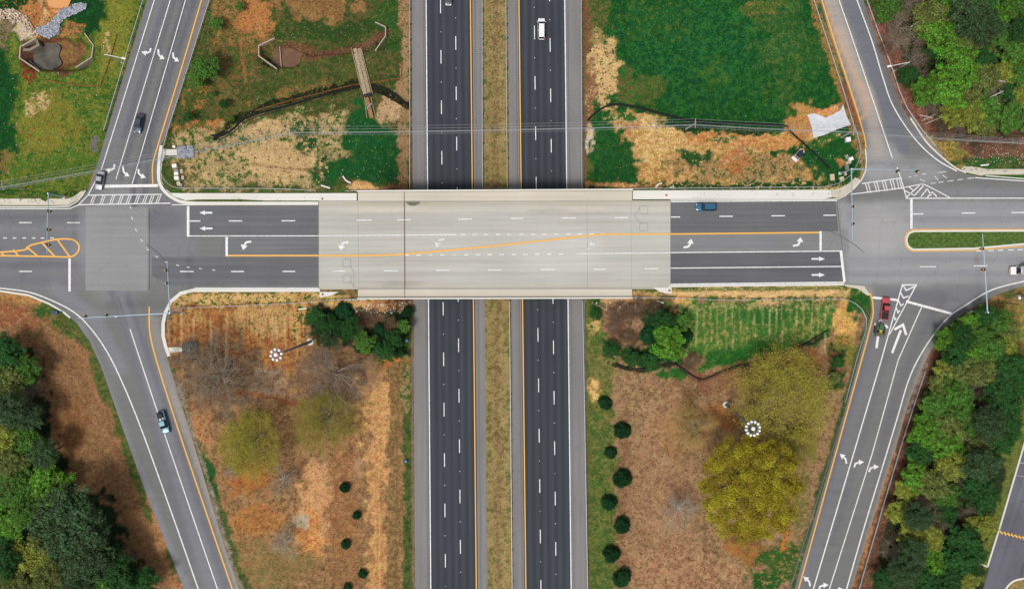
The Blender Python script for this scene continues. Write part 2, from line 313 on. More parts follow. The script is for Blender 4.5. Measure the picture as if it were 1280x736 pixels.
# ------------------------------------------------------------------ ground colours
DG, GR, YG, OL = (30, 80, 36), (62, 100, 42), (112, 118, 46), (98, 96, 54)
ST, TN, OR, BR = (180, 155, 110), (198, 166, 118), (174, 118, 70), (130, 94, 66)
DB, GB, DK, MG = (84, 62, 46), (128, 110, 88), (30, 44, 28), (24, 66, 30)
def E(u, v, ru, rv, A, B, cov, soft=0.26, an=0.0, al=1.0): return ('e', (u, v, ru, rv, an), A, B, cov, soft, al)
def PG(pts, A, B, cov, soft=8, al=1.0): return ('p', pts, A, B, cov, soft, al)
def LN(pts, wd, A, B, cov, soft=4, al=1.0): return ('l', (pts, wd), A, B, cov, soft, al)
GREG = [
 # north-west outside the ramp
 PG([(-400, -400), (330, -400), (186, 0), (105, 250), (-400, 250)], YG, (64, 100, 38), 0.5),
 PG([(-400, 55), (10, 60), (24, 95), (20, 190), (0, 225), (-400, 225)], MG, DG, 0.5, 10),
 E(140, 40, 22, 60, YG, (130, 130, 50), 0.5), E(60, 160, 30, 40, YG, (140, 118, 52), 0.4), E(48, 130, 12, 14, TN, YG, 0.5),
 PG([(-20, 5), (50, 20), (62, 45), (45, 52), (0, 42), (-20, 40)], TN, (200, 185, 165), 0.55, 6),
 E(5, 40, 16, 18, GB, OL, 0.5), E(28, 5, 34, 12, MG, OR, 0.3), E(50, 25, 20, 22, OR, MG, 0.3), E(108, 10, 22, 32, MG, DG, 0.4), E(108, 34, 14, 8, MG, DG, .4),
 LN([(45, -20), (58, 18), (48, 38)], 5, TN, OR, .5, 3), E(85, 38, 16, 10, OR, OL, 0.5), E(132, 55, 6, 14, TN, YG, .5),
 E(72, -3, 17, 16, (224, 156, 96), (212, 146, 88), 0.3, 0.1),
 E(72, 68, 46, 22, DB, (110, 74, 50), 0.5, 0.15), E(95, 68, 22, 14, BR, (140, 112, 62), 0.5, 0.3), E(35, 92, 9, 8, (120, 62, 34), YG, 0.4),
 E(118, 183, 5, 11, (110, 108, 104), YG, .3), E(8, 200, 10, 14, BR, YG, 0.5), E(120, 225, 4, 14, OR, YG, .4), E(80, 205, 60, 12, YG, (78, 108, 40), .6),
 PG([(-400, 232), (100, 238), (90, 246), (-400, 247)], (46, 84, 34), YG, 0.4, 4),
 # north-west quadrant
 PG([(395, -400), (263, 0), (200, 200), (215, 240), (512, 238), (510, -400)], (96, 88, 50), (58, 80, 36), 0.5),
 E(305, 30, 45, 65, (142, 108, 64), (90, 92, 44), 0.45), E(292, 100, 40, 50, (118, 94, 56), (70, 88, 40), 0.5), E(320, 15, 22, 28, OR, (110, 100, 50), 0.3),
 E(392, 8, 52, 30, (150, 116, 72), (136, 100, 60), 0.5), E(250, 160, 28, 14, OR, (80, 92, 42), 0.5), E(245, 120, 16, 20, OR, (70, 86, 38), 0.6),
 LN([(302, 50), (306, 100), (312, 135)], 3, OR, OR, .4, 3, .6),
 LN([(355, 35), (420, 42), (470, 32), (500, 20)], 26, (52, 76, 34), (96, 96, 48), 0.35, 12), E(485, 25, 22, 32, (48, 84, 36), (90, 98, 46), .4), E(360, 28, 10, 22, (60, 80, 36), OL, .4),
 E(400, 95, 80, 26, (98, 94, 50), (66, 84, 38), 0.5), E(335, 115, 30, 20, (66, 80, 36), OL, .4),
 PG([(222, 170), (270, 160), (330, 148), (420, 135), (440, 145), (440, 200), (400, 235), (225, 238), (210, 210)], ST, (66, 96, 42), 0.46, 8),
 E(350, 200, 46, 22, TN, (110, 110, 56), 0.25), E(235, 215, 14, 16, OL, TN, .4), E(335, 160, 25, 8, TN, GR, .3),
 PG([(440, 133), (462, 128), (478, 142), (488, 160), (500, 172), (503, 205), (498, 222), (470, 230), (430, 226), (402, 234), (386, 214), (412, 200), (436, 196), (424, 172), (436, 158)], (30, 84, 40), (60, 104, 44), 0.35, 8),
 E(380, 175, 14, 18, (40, 80, 36), TN, 0.4), E(402, 205, 10, 20, (40, 80, 36), TN, 0.4), E(490, 140, 18, 20, (192, 160, 118), OL, 0.35),
 PG([(497, -300), (513, -300), (513, 240), (500, 240)], (158, 128, 92), (96, 96, 52), 0.35, 5), E(456, 232, 22, 6, (215, 170, 112), TN, .3), E(490, 234, 18, 4, BR, OR, .4),
 LN([(270, 172), (300, 148), (340, 130), (420, 110), (460, 106), (510, 132)], 9, (36, 44, 24), OL, .3, 4), LN([(345, 118), (410, 103)], 10, OR, OL, .6, 5, .5),
 E(370, 66, 26, 13, (120, 88, 62), (100, 70, 48), 0.5, .2), LN([(390, 72), (425, 63), (455, 58), (483, 42)], 9, (112, 80, 60), (96, 66, 48), 0.4, 3),
 # north-east quadrant
 PG([(732, -400), (900, -400), (1024, 0), (1084, 185), (1050, 240), (732, 240)], (24, 74, 32), (44, 94, 38), 0.46),
 E(870, 60, 90, 60, (22, 74, 38), (42, 96, 42), .5), E(985, 45, 34, 62, (46, 88, 40), (78, 102, 48), .45, .5, 0, .85), E(820, 25, 40, 25, (30, 84, 38), (70, 100, 44), .4),
 E(950, 10, 26, 8, (70, 96, 42), (120, 110, 56), .4), E(890, 95, 18, 14, (34, 82, 34), (60, 98, 42), .5, .4, .8), E(808, 112, 24, 22, (60, 90, 40), (84, 96, 46), .5),
 PG([(726, -300), (738, -300), (740, 150), (728, 238)], (122, 86, 60), OL, 0.3, 5), E(748, 28, 12, 30, OL, (60, 84, 38), .5), E(746, 50, 10, 14, (150, 130, 80), OL, .4),
 E(757, 92, 22, 40, (198, 166, 114), (84, 88, 46), 0.38), E(785, 100, 12, 18, (98, 84, 50), GR, .5), E(738, 120, 6, 40, BR, TN, .4), E(738, 178, 8, 18, (200, 190, 178), TN, .5),
 PG([(765, 146), (800, 142), (820, 156), (860, 164), (900, 160), (960, 166), (990, 158), (1010, 142), (1030, 138), (1058, 150), (1020, 172), (1000, 180), (960, 186), (1020, 204), (1034, 226), (980, 228), (850, 230), (830, 228), (806, 226), (790, 200), (765, 165)], (206, 166, 106), (176, 130, 74), 0.5, 6),
 LN([(870, 170), (960, 178), (1000, 172)], 16, (190, 132, 76), (206, 158, 100), 0.45, 6), E(820, 180, 36, 26, (214, 180, 120), (184, 146, 84), .45),
 E(935, 208, 92, 17, (166, 132, 88), (74, 92, 46), 0.44, .3), E(870, 197, 22, 9, (40, 80, 36), TN, 0.35), E(903, 174, 16, 4, GR, TN, 0.4), E(920, 205, 16, 10, OR, (90, 96, 50), .35), E(915, 195, 8, 18, OR, TN, .4, .4, .9),
 E(763, 200, 31, 36, (30, 80, 36), (54, 94, 42), 0.4), E(780, 150, 18, 5, GR, TN, .4), E(800, 232, 70, 4, OR, TN, .4), E(930, 232, 120, 5, (40, 78, 34), TN, .4),
 E(935, 163, 35, 4, (34, 60, 30), (80, 80, 44), .4), E(870, 156, 40, 5, (30, 60, 30), OL, .3),
 E(1006, 150, 22, 20, (186, 130, 78), (170, 140, 80), 0.45), E(1035, 138, 22, 8, (200, 130, 78), TN, .4, .3, -.3), E(1042, 196, 38, 30, (28, 78, 34), (52, 96, 40), .35), E(1028, 176, 24, 6, GR, TN, .35, .3, -.3),
 PG([(985, -100), (995, -100), (1030, 20), (1064, 118), (1084, 180), (1084, 212), (1066, 176), (1020, 20)], (150, 118, 66), (96, 96, 46), 0.4, 4), LN([(1055, 110), (1075, 165)], 9, (140, 90, 60), (120, 86, 60), .4, 4), LN([(1078, 190), (1080, 215), (1070, 232)], 6, (160, 136, 100), OL, .4, 4),
 E(1052, 202, 4, 4, OR, TN, .4), E(1045, 238, 30, 4, TN, YG, .5),
 # north-east outside
 PG([(955, -400), (1079, 0), (1112, 84), (1135, 150), (1206, 210), (1700, 214), (1700, -400)], (64, 56, 40), (36, 54, 30), 0.5),
 LN([(1065, -60), (1092, 20), (1106, 55), (1120, 95), (1138, 135), (1158, 165)], 30, (146, 96, 78), (110, 76, 62), 0.5, 8), LN([(1079, -40), (1090, 30), (1112, 90), (1128, 128)], 4, (150, 120, 96), (150, 96, 74), .5, 2),
 E(1112, 4, 28, 14, (86, 92, 46), (60, 84, 38), .5), E(1235, 66, 22, 9, (104, 74, 62), (70, 56, 44), .4), E(1160, 50, 10, 8, BR, DB, .4),
 PG([(1150, 172), (1180, 168), (1280, 165), (1700, 165), (1700, 205), (1230, 206), (1205, 206), (1175, 192)], (118, 84, 68), (84, 84, 46), 0.45, 8),
 PG([(1142, 160), (1170, 176), (1200, 200), (1215, 207), (1195, 212), (1160, 180), (1140, 152)], (186, 150, 96), (116, 110, 54), 0.5, 5), E(1190, 190, 26, 12, (110, 112, 50), (178, 140, 84), .45), E(1240, 204, 60, 6, (46, 88, 38), (120, 100, 60), .4), E(1245, 185, 40, 10, (124, 84, 70), (90, 80, 50), .4),
 LN([(1232, 221.6), (1300, 223.5), (1700, 225)], 5, (40, 92, 36), GR, .4, 1),
 LN([(1139, 148), (1160, 178), (1178, 194)], 6, (150, 132, 120), (120, 104, 92), .4, 2),
 # west south side
 PG([(-400, 363), (0, 363), (60, 379), (110, 425), (180, 609), (230, 736), (370, 1136), (-400, 1136)], (134, 100, 68), (148, 112, 78), 0.5),
 E(20, 372, 40, 10, (178, 130, 80), (110, 100, 54), .4), E(60, 388, 22, 10, (52, 92, 40), (120, 104, 58), .4), E(80, 405, 22, 14, (100, 96, 52), (60, 90, 40), .5), E(15, 395, 34, 14, (142, 92, 64), (160, 120, 78), .4),
 LN([(98, 414), (118, 450), (140, 510), (165, 580), (190, 650)], 12, (104, 102, 56), (66, 90, 42), 0.5, 6), LN([(188, 620), (204, 690), (225, 750)], 12, (176, 132, 88), (150, 106, 70), .5, 6),
 LN([(0, 405), (50, 425), (85, 450), (120, 500), (150, 570)], 3, (108, 76, 54), (124, 84, 60), .5, 2.2, .5), LN([(62, 400), (100, 440), (130, 520), (150, 590)], 3, (160, 112, 78), (160, 112, 78), .5, 4, .5), E(90, 530, 22, 40, (132, 92, 60), (150, 112, 74), .4),
 PG([(-400, 425), (15, 425), (45, 450), (60, 480), (58, 520), (75, 560), (88, 600), (108, 618), (140, 622), (152, 660), (160, 690), (200, 736), (220, 800), (-400, 800)], (40, 52, 32), (30, 52, 30), 0.5, 12),
 # south-west quadrant
 PG([(203, 400), (215, 372), (240, 364), (512, 364), (517, 736), (517, 1136), (437, 1136), (299, 736), (244, 560), (207, 440)], (160, 124, 84), (128, 96, 66), 0.46),
 PG([(212, 380), (225, 368), (398, 364), (470, 372), (470, 379), (395, 382), (225, 384)], (206, 168, 108), (74, 100, 44), 0.42, 3),
 PG([(212, 384), (380, 380), (385, 420), (372, 470), (215, 470), (206, 420)], (166, 116, 68), (134, 84, 50), 0.45, 8), E(340, 400, 50, 18, (184, 144, 92), (84, 96, 48), .32), E(230, 400, 22, 12, (176, 134, 80), (140, 90, 52), .4), E(375, 400, 12, 34, (190, 144, 86), (50, 86, 38), .42),
 E(330, 480, 26, 22, (150, 128, 108), (130, 100, 76), .4), E(275, 470, 55, 42, (124, 104, 82), (104, 82, 64), .5, .4, 0, .85), E(420, 475, 58, 46, (140, 110, 84), (120, 92, 68), .5, .4, 0, .8), LN([(235, 508), (300, 490), (345, 500), (375, 508)], 6, (138, 84, 50), (120, 76, 50), .4, 5, .8),
 E(250, 540, 12, 40, (176, 126, 84), (140, 100, 66), .4), E(470, 505, 26, 46, (206, 160, 104), (160, 114, 72), .4), E(318, 600, 34, 20, (170, 112, 62), (140, 96, 60), .4), E(420, 590, 36, 20, (164, 130, 98), (190, 146, 100), .4),
 PG([(462, 455), (488, 460), (484, 560), (482, 736), (482, 1000), (462, 1000), (460, 736), (464, 560)], (206, 158, 104), (186, 138, 88), 0.45, 8), PG([(488, 440), (500, 440), (503, 1000), (486, 1000)], (148, 118, 78), (120, 96, 60), .5, 5),
 E(395, 640, 26, 55, (206, 156, 108), (190, 142, 94), .45), E(385, 670, 22, 26, (212, 150, 90), (180, 120, 70), .45), E(428, 625, 18, 90, (146, 104, 68), (170, 126, 84), .45), E(320, 650, 40, 22, (178, 124, 72), (146, 104, 62), .45), E(330, 710, 60, 30, (126, 112, 68), (150, 118, 76), .5), E(372, 650, 12, 10, (186, 168, 140), TN, .4),
 LN([(508, 380), (508, 470), (510, 560), (511, 736), (513, 1000)], 11, (92, 98, 52), (52, 82, 38), 0.5, 4), E(508, 480, 5, 40, (66, 92, 44), (150, 130, 90), .5),
 LN([(246, 560), (262, 600), (278, 650), (300, 720), (320, 790)], 14, (90, 96, 54), (58, 84, 40), 0.45, 6), E(262, 592, 7, 26, (38, 82, 36), GR, .4, .3, -.25), LN([(224, 480), (250, 568), (286, 690), (306, 750)], 5, (146, 136, 122), (120, 104, 84), .5, 3),
 PG([(384, 388), (400, 382), (512, 378), (512, 440), (470, 446), (440, 428), (395, 425)], (28, 50, 28), (44, 64, 36), 0.5, 8), E(462, 400, 26, 16, (128, 98, 76), (70, 70, 44), .45), E(478, 380, 34, 7, (186, 138, 90), (120, 84, 60), .45), E(505, 376, 8, 6, (180, 136, 90), BR, .5), E(440, 378, 30, 4, (206, 160, 104), TN, .4), E(485, 450, 20, 8, (190, 124, 66), OL, .4),
 # south-east quadrant
 PG([(732, 364), (1056, 360), (1080, 362), (1087, 400), (1049, 540), (993, 736), (880, 1136), (738, 1136)], (154, 124, 90), (126, 98, 70), 0.46),
 PG([(732, 364), (770, 366), (766, 480), (772, 600), (772, 1136), (736, 1136)], (76, 98, 46), (124, 114, 62), 0.45, 6), E(744, 478, 8, 22, (212, 172, 108), (120, 110, 60), .4), E(745, 405, 9, 12, (190, 160, 96), GR, .4), E(746, 385, 10, 14, (44, 92, 40), GR, .4), E(752, 460, 18, 24, (120, 112, 64), (80, 96, 48), .45), E(750, 650, 14, 120, (70, 96, 44), (110, 112, 56), .45),
 PG([(790, 362), (1056, 356), (1078, 362), (1060, 378), (850, 376), (770, 376)], (196, 162, 110), (90, 104, 50), 0.45, 4), LN([(840, 368), (950, 367), (1048, 366)], 5, (214, 176, 120), TN, .3, 3), LN([(845, 362.5), (1050, 360)], 3, GR, TN, .4, 2), E(855, 377, 10, 6, (222, 170, 104), TN, .3),
 PG([(855, 378), (1040, 378), (1050, 400), (1035, 420), (980, 445), (920, 458), (870, 466), (850, 440)], (128, 132, 68), (58, 108, 44), 0.58, 8), E(950, 384, 90, 6, (150, 146, 90), GR, .5), E(962, 397, 50, 9, (42, 98, 40), GR, .4), E(920, 444, 56, 13, (40, 92, 36), (70, 110, 44), .4, .3, -.15), E(900, 420, 40, 14, (128, 130, 66), (70, 108, 46), .55), E(1010, 415, 30, 14, (126, 130, 66), GR, .5), E(1030, 418, 18, 6, (40, 84, 34), GR, .4, .3, -.5),
 E(1056, 402, 15, 28, (208, 158, 92), (160, 140, 76), .38), E(1074, 380, 14, 20, (38, 88, 36), (66, 100, 42), .4), E(1055, 442, 18, 22, (110, 110, 52), (180, 130, 70), .4), E(1044, 462, 12, 30, (38, 66, 34), (90, 92, 46), .4), LN([(1086, 385), (1083, 415), (1070, 460), (1049, 535), (993, 732)], 9, (64, 84, 40), (92, 96, 50), .4, 4),
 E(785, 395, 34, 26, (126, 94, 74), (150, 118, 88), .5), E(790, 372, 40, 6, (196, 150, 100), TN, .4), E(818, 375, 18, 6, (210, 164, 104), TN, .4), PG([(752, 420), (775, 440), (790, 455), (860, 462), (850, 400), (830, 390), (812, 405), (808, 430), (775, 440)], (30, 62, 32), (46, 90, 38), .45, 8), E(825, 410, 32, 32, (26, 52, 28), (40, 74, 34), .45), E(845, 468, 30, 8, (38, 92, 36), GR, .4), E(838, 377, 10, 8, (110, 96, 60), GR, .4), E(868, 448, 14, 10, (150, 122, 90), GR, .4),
 LN([(765, 455), (800, 462), (845, 455), (880, 472), (920, 462), (960, 450), (1030, 420)], 5, (40, 56, 30), DB, .4, 4),
 E(1000, 450, 40, 14, (150, 98, 66), (140, 100, 70), .4), E(940, 470, 90, 16, (140, 100, 74), (128, 92, 66), .5, .4, -.1), E(830, 600, 34, 110, (158, 124, 92), (138, 102, 74), .45), E(905, 520, 22, 16, (168, 112, 66), (140, 98, 66), .45), E(860, 540, 36, 34, (160, 124, 84), (140, 104, 72), .4), E(862, 520, 3, 50, (120, 90, 64), DB, .4, .5, .3, .5),
 E(855, 720, 70, 40, (168, 130, 96), (134, 98, 70), .45), E(938, 690, 36, 16, (158, 108, 60), (128, 104, 56), .45), E(985, 700, 40, 28, (56, 90, 38), (140, 118, 72), .42), E(985, 660, 5, 24, (196, 112, 54), OL, .35, .4, .25), E(1000, 620, 12, 50, (110, 104, 58), (150, 124, 78), .45, .3, .25), E(958, 728, 24, 22, (40, 86, 36), (150, 120, 76), .38), E(930, 670, 24, 10, (120, 84, 56), BR, .4),
 E(780, 630, 5, 100, (128, 92, 66), (120, 86, 60), .4, .5, 0, .6),
 # south-east outside
 PG([(1200, 392), (1280, 356), (1700, 358), (1700, 545), (1283, 545), (1229, 736), (1150, 1136), (950, 1136), (1066, 736), (1130, 520), (1160, 450)], (58, 56, 38), (36, 58, 30), 0.5),
 LN([(1195, 402), (1165, 445), (1146, 500), (1120, 590), (1080, 720), (1040, 850)], 22, (128, 88, 68), (96, 72, 56), 0.5, 8), LN([(1160, 450), (1148, 480), (1136, 515)], 9, (146, 128, 116), (120, 92, 76), .5, 4), LN([(1120, 560), (1068, 730)], 5, (176, 122, 80), BR, .5, 3),
 PG([(1200, 386), (1245, 370), (1290, 358), (1700, 356), (1700, 480), (1280, 480), (1268, 440), (1262, 405), (1225, 395)], (140, 112, 66), (88, 88, 46), 0.45, 8), E(1272, 410, 12, 40, (120, 116, 60), (180, 134, 74), .42), E(1210, 388, 22, 6, (110, 84, 60), OL, .4),
 PG([(1285, 480), (1282, 548), (1252, 655), (1232, 715), (1222, 700), (1240, 640), (1255, 590), (1258, 545), (1268, 510)], (112, 116, 58), (84, 102, 46), 0.45, 6), E(1215, 650, 12, 9, (112, 72, 54), DB, .4),
 # motorway medians and hard strips
 PG([(596, -3000), (640, -3000), (648, 3500), (602, 3500)], (150, 130, 86), (104, 104, 58), 0.42, 2), LN([(618, -3000), (620, 240), (623, 560), (624, 3500)], 6, (140, 112, 78), (124, 98, 68), .5, 5, .7),
 LN([(513.5, -3000), (514, 240), (517, 736), (520, 3500)], 3, (128, 110, 96), BR, .4, 2), LN([(728.5, -3000), (730, 373), (735, 736), (740, 3500)], 3, (110, 84, 60), (70, 84, 44), .4, 2),
]
_r = random.Random(5)
for u_ in range(222, 384, 7):                      # furrows raked down the south-west slope
    u0_ = u_+_r.uniform(-2, 2); v0_ = 384+_r.uniform(0, 14); L0_ = _r.uniform(25, 80)
    GREG.append(LN([(u0_, v0_), (u0_+_r.uniform(-2, 2), v0_+L0_)], _r.uniform(.8, 2.2), *(((206, 172, 128), TN) if _r.random() < .45 else ((112, 66, 40), (120, 76, 48))), .5, 1.6, .6))
for u_ in range(862, 1040, 9):                     # seeded rows in the south-east straw field
    GREG.append(LN([(u_+_r.uniform(-2, 2), 376+_r.uniform(0, 10)), (u_+_r.uniform(-2, 2), 404+_r.uniform(0, 40))], 1.4, (196, 180, 130), (150, 150, 90), .5, 1.8, .6))
for pts_ in ([(498, 470), (497, 560), (495, 736)], [(488, 480), (487, 600), (484, 736)], [(846, 440), (820, 520), (812, 600)], [(880, 600), (884, 660), (876, 736)], [(268, 200), (400, 214)], [(790, 480), (880, 500), (900, 540)]):
    GREG.append(LN(smooth(pts_, 5), 1.6, (112, 80, 56), (130, 94, 66), .5, 2.5, .55))
for pts_ in ([(800, 180), (870, 172), (960, 178), (1004, 170)], [(806, 186), (870, 179), (960, 185), (1010, 176)], [(470, 520), (472, 736)], [(476, 520), (478, 736)]):
    GREG.append(LN(smooth(pts_, 5), 1.4, (160, 104, 60), (176, 122, 72), .5, 2.2, .6))
def paint(U, V, X, Y, regs, A0, B0, c0, warp=5.0):
    n = len(U); A = np.tile(np.array(lin(A0)), (n, 1)); B = np.tile(np.array(lin(B0)), (n, 1)); Cv = np.full(n, c0)
    wu = U+(fbm(X, Y, 5, 4)-0.5)*2*warp*1.6+(fbm(X-7, Y+3, 1.3, 2)-0.5)*warp*1.5; wv = V+(fbm(X+91, Y-37, 5, 4)-0.5)*2*warp*1.6+(fbm(X+31, Y+57, 1.3, 2)-0.5)*warp*1.5
    NZ = fbm(X+13, Y-71, 1.9, 4)
    for (kd, g, ca, cb, cv, soft, al) in regs:
        if kd == 'e':
            u, v, ru, rv, an = g; R = max(ru, rv)*1.6+20
            ix = np.nonzero((np.abs(U-u) < R) & (np.abs(V-v) < R))[0]
            if not len(ix): continue
            du, dv = wu[ix]-u, wv[ix]-v
            p, q = du*math.cos(an)+dv*math.sin(an), -du*math.sin(an)+dv*math.cos(an)
            if warp > 3: soft = soft*1.7
            k = np.sqrt((p/ru)**2+(q/rv)**2); t = np.clip((1+soft-k)/(2*soft), 0, 1)
        else:
            pts, wd = (g, 0) if kd == 'p' else g
            us = [q[0] for q in pts]; vs = [q[1] for q in pts]; mg = 20+wd+soft
            ix = np.nonzero((U > min(us)-mg) & (U < max(us)+mg) & (V > min(vs)-mg) & (V < max(vs)+mg))[0]
            if not len(ix): continue
            f = 1.0 if kd == 'p' else min(1.0, (wd+soft)/22.0)
            if soft <= 2: f = 0.0
            if warp > 3 and kd == 'p' and soft >= 6: soft = soft*2.2
            cu = U[ix]+(wu[ix]-U[ix])*f; cvv = V[ix]+(wv[ix]-V[ix])*f
            d = sdist(cu, cvv, pts) if kd == 'p' else seg_dist(cu, cvv, pts, False)-wd/2
            t = np.clip((soft/2-d)/soft, 0, 1)
        if warp > 3 and soft > .2 and (kd == 'e' or soft > 2.2):
            t = np.clip((t-.5)*2.0+(NZ[ix]-.5)*5.5*(4*t*(1-t))+.5, 0, 1)
        t = (t*t*(3-2*t)*al)[:, None]
        A[ix] = A[ix]*(1-t)+np.array(lin(ca))*t; B[ix] = B[ix]*(1-t)+np.array(lin(cb))*t; Cv[ix] = Cv[ix]*(1-t[:, 0])+cv*t[:, 0]
    return A, B, Cv

def ground_mat():
    m = bpy.data.materials.new('ground_soil_grass'); m.use_nodes = True; n = m.node_tree.nodes; L = m.node_tree.links
    b = n['Principled BSDF']; b.inputs['Roughness'].default_value = 1.0; b.inputs['Specular IOR Level'].default_value = 0.05
    tc = n.new('ShaderNodeTexCoord')
    def noise(s, d, r=0.6):
        t = n.new('ShaderNodeTexNoise'); t.inputs['Scale'].default_value = s; t.inputs['Detail'].default_value = d; t.inputs['Roughness'].default_value = r
        L.new(tc.outputs['Object'], t.inputs['Vector']); return t.outputs[0]
    ca = n.new('ShaderNodeAttribute'); ca.attribute_name = 'ca'; cb = n.new('ShaderNodeAttribute'); cb.attribute_name = 'cb'
    f1 = noise(0.8, 6, 0.74)
    k1 = n.new('ShaderNodeMath'); k1.operation = 'MULTIPLY_ADD'; k1.inputs[1].default_value = 13.0; k1.inputs[2].default_value = -6.5; L.new(f1, k1.inputs[0])
    k2 = n.new('ShaderNodeMath'); k2.operation = 'MULTIPLY_ADD'; k2.inputs[1].default_value = 7.0; k2.inputs[2].default_value = -3.0; L.new(cb.outputs['Alpha'], k2.inputs[0])
    k3 = n.new('ShaderNodeMath'); k3.operation = 'ADD'; k3.use_clamp = True; L.new(k1.outputs[0], k3.inputs[0]); L.new(k2.outputs[0], k3.inputs[1])
    mx = n.new('ShaderNodeMixRGB'); L.new(k3.outputs[0], mx.inputs[0]); L.new(ca.outputs['Color'], mx.inputs[1]); L.new(cb.outputs['Color'], mx.inputs[2])
    def rng(s, lo, hi, a0=0.3, a1=0.7):
        r = n.new('ShaderNodeMapRange'); r.inputs[1].default_value = a0; r.inputs[2].default_value = a1; r.inputs[3].default_value = lo; r.inputs[4].default_value = hi; L.new(s, r.inputs[0]); return r.outputs[0]
    fine = noise(2.6, 6, 0.8)
    v1 = rng(fine, 0.45, 1.6); v2 = rng(noise(0.35, 5, .7), 0.82, 1.18)
    mm = n.new('ShaderNodeMath'); mm.operation = 'MULTIPLY'; L.new(v1, mm.inputs[0]); L.new(v2, mm.inputs[1])
    hv = n.new('ShaderNodeHueSaturation'); L.new(mx.outputs[0], hv.inputs['Color']); L.new(mm.outputs[0], hv.inputs['Value'])
    hr = rng(noise(0.9, 4), 0.478, 0.522); L.new(hr, hv.inputs['Hue'])
    L.new(hv.outputs[0], b.inputs['Base Color'])
    bp = n.new('ShaderNodeBump'); bp.inputs['Strength'].default_value = 0.7; bp.inputs['Distance'].default_value = 0.25
    L.new(fine, bp.inputs['Height']); L.new(bp.outputs[0], b.inputs['Normal'])
    return m

def add_col(me, nm, arr):
    at = me.color_attributes.new(nm, 'FLOAT_COLOR', 'POINT'); at.data.foreach_set('color', np.asarray(arr, dtype=np.float32).ravel())
def build_ground():
    fx = np.arange(-127, 127.01, 0.4); fy = np.arange(-76, 76.01, 0.4)
    ox = np.array([3, 7, 13, 22, 36, 60, 100, 170, 300, 600, 1200.]); xs = np.r_[-127-ox[::-1], fx, 127+ox]; ys = np.r_[-76-ox[::-1], fy, 76+ox]
    X, Y = np.meshgrid(xs, ys); X = X.ravel(); Y = Y.ravel(); Z = height(X, Y)
    nx, ny = len(xs), len(ys)
    i = np.arange(nx-1)[None, :]+np.arange(ny-1)[:, None]*nx; i = i.ravel()
    F = np.stack([i, i+1, i+1+nx, i+nx], 1)
    me = mesh_np('ground', np.stack([X, Y, Z], 1), F, ground_mat(), True)
    f = K*(H-Z)/H; U = X/f+640; V = 368-Y/f
    A, B, Cv = paint(U, V, X, Y, GREG, OL, GR, 0.5)
    add_col(me, 'ca', np.c_[A, np.ones(len(A))]); add_col(me, 'cb', np.c_[B, Cv])
    tag(link('ground', me), kind='structure')
    return X, Y, Z, U, V, A, B, Cv
GRD = build_ground()

# ------------------------------------------------------------------ roads
ASP, LASP, DASP = (115, 116, 115), (142, 142, 145), (52, 58, 70)
M_ATTR = pave_mat('road_asphalt', ASP, attr=True, streak=0.05, grain=0.09, crack=0.18, blotch=0.05)
M_HS = pave_mat('shoulder_asphalt', (128, 126, 126), math.pi/2, 0.08, 0.08, crack=0.15, blotch=0.08)
M_HL = pave_mat('motorway_asphalt', (58, 63, 70), math.pi/2, 0.12, 0.12, stripe=0.17, phase=0.6, crack=0.12, blotch=0.07)
M_DECK = pave_mat('bridge_concrete', (196, 193, 184), 0.0, 0.075, 0.035, blotch=0.04)
M_DECKA = pave_mat('bridge_concrete_worn', (190, 188, 181), 0.0, attr=True, streak=0.08, grain=0.05, blotch=0.05, crack=0.05)
M_CONC = pave_mat('kerb_concrete', (222, 219, 211), 0.0, 0.03, 0.05, blotch=0.05)
M_TANC = pave_mat('sidewalk_concrete', (203, 195, 179), 0.0, 0.06, 0.06, blotch=0.08)
M_PCON = pave_mat('patch_concrete', (140, 140, 142), 0.0, 0.06, 0.08, crack=0.1)
M_LANE = pave_mat('lane_asphalt', (103, 104, 110), 0.0, 0.10, 0.08, crack=0.12)
M_GROOVE = mat('dark_groove', (90, 86, 80), var=0.1)
M_WHITE, M_YEL = paint_mat('white_road_paint', (240, 240, 240), 0.35), paint_mat('yellow_road_paint', (245, 180, 62), 0.15)
M_WORN = paint_mat('worn_white_paint', (222, 221, 218), 0.85)
def R(pts, col, wd=None, soft=8, al=1.0): return (('l', (pts, wd)) if wd else ('p', pts))+(col, col, .5, soft, al)
def RE(u, v, ru, rv, col, soft=.4, an=0, al=1): return ('e', (u, v, ru, rv, an), col, col, .5, soft, al)
LT = (150, 150, 152); DKR = (98, 98, 106)
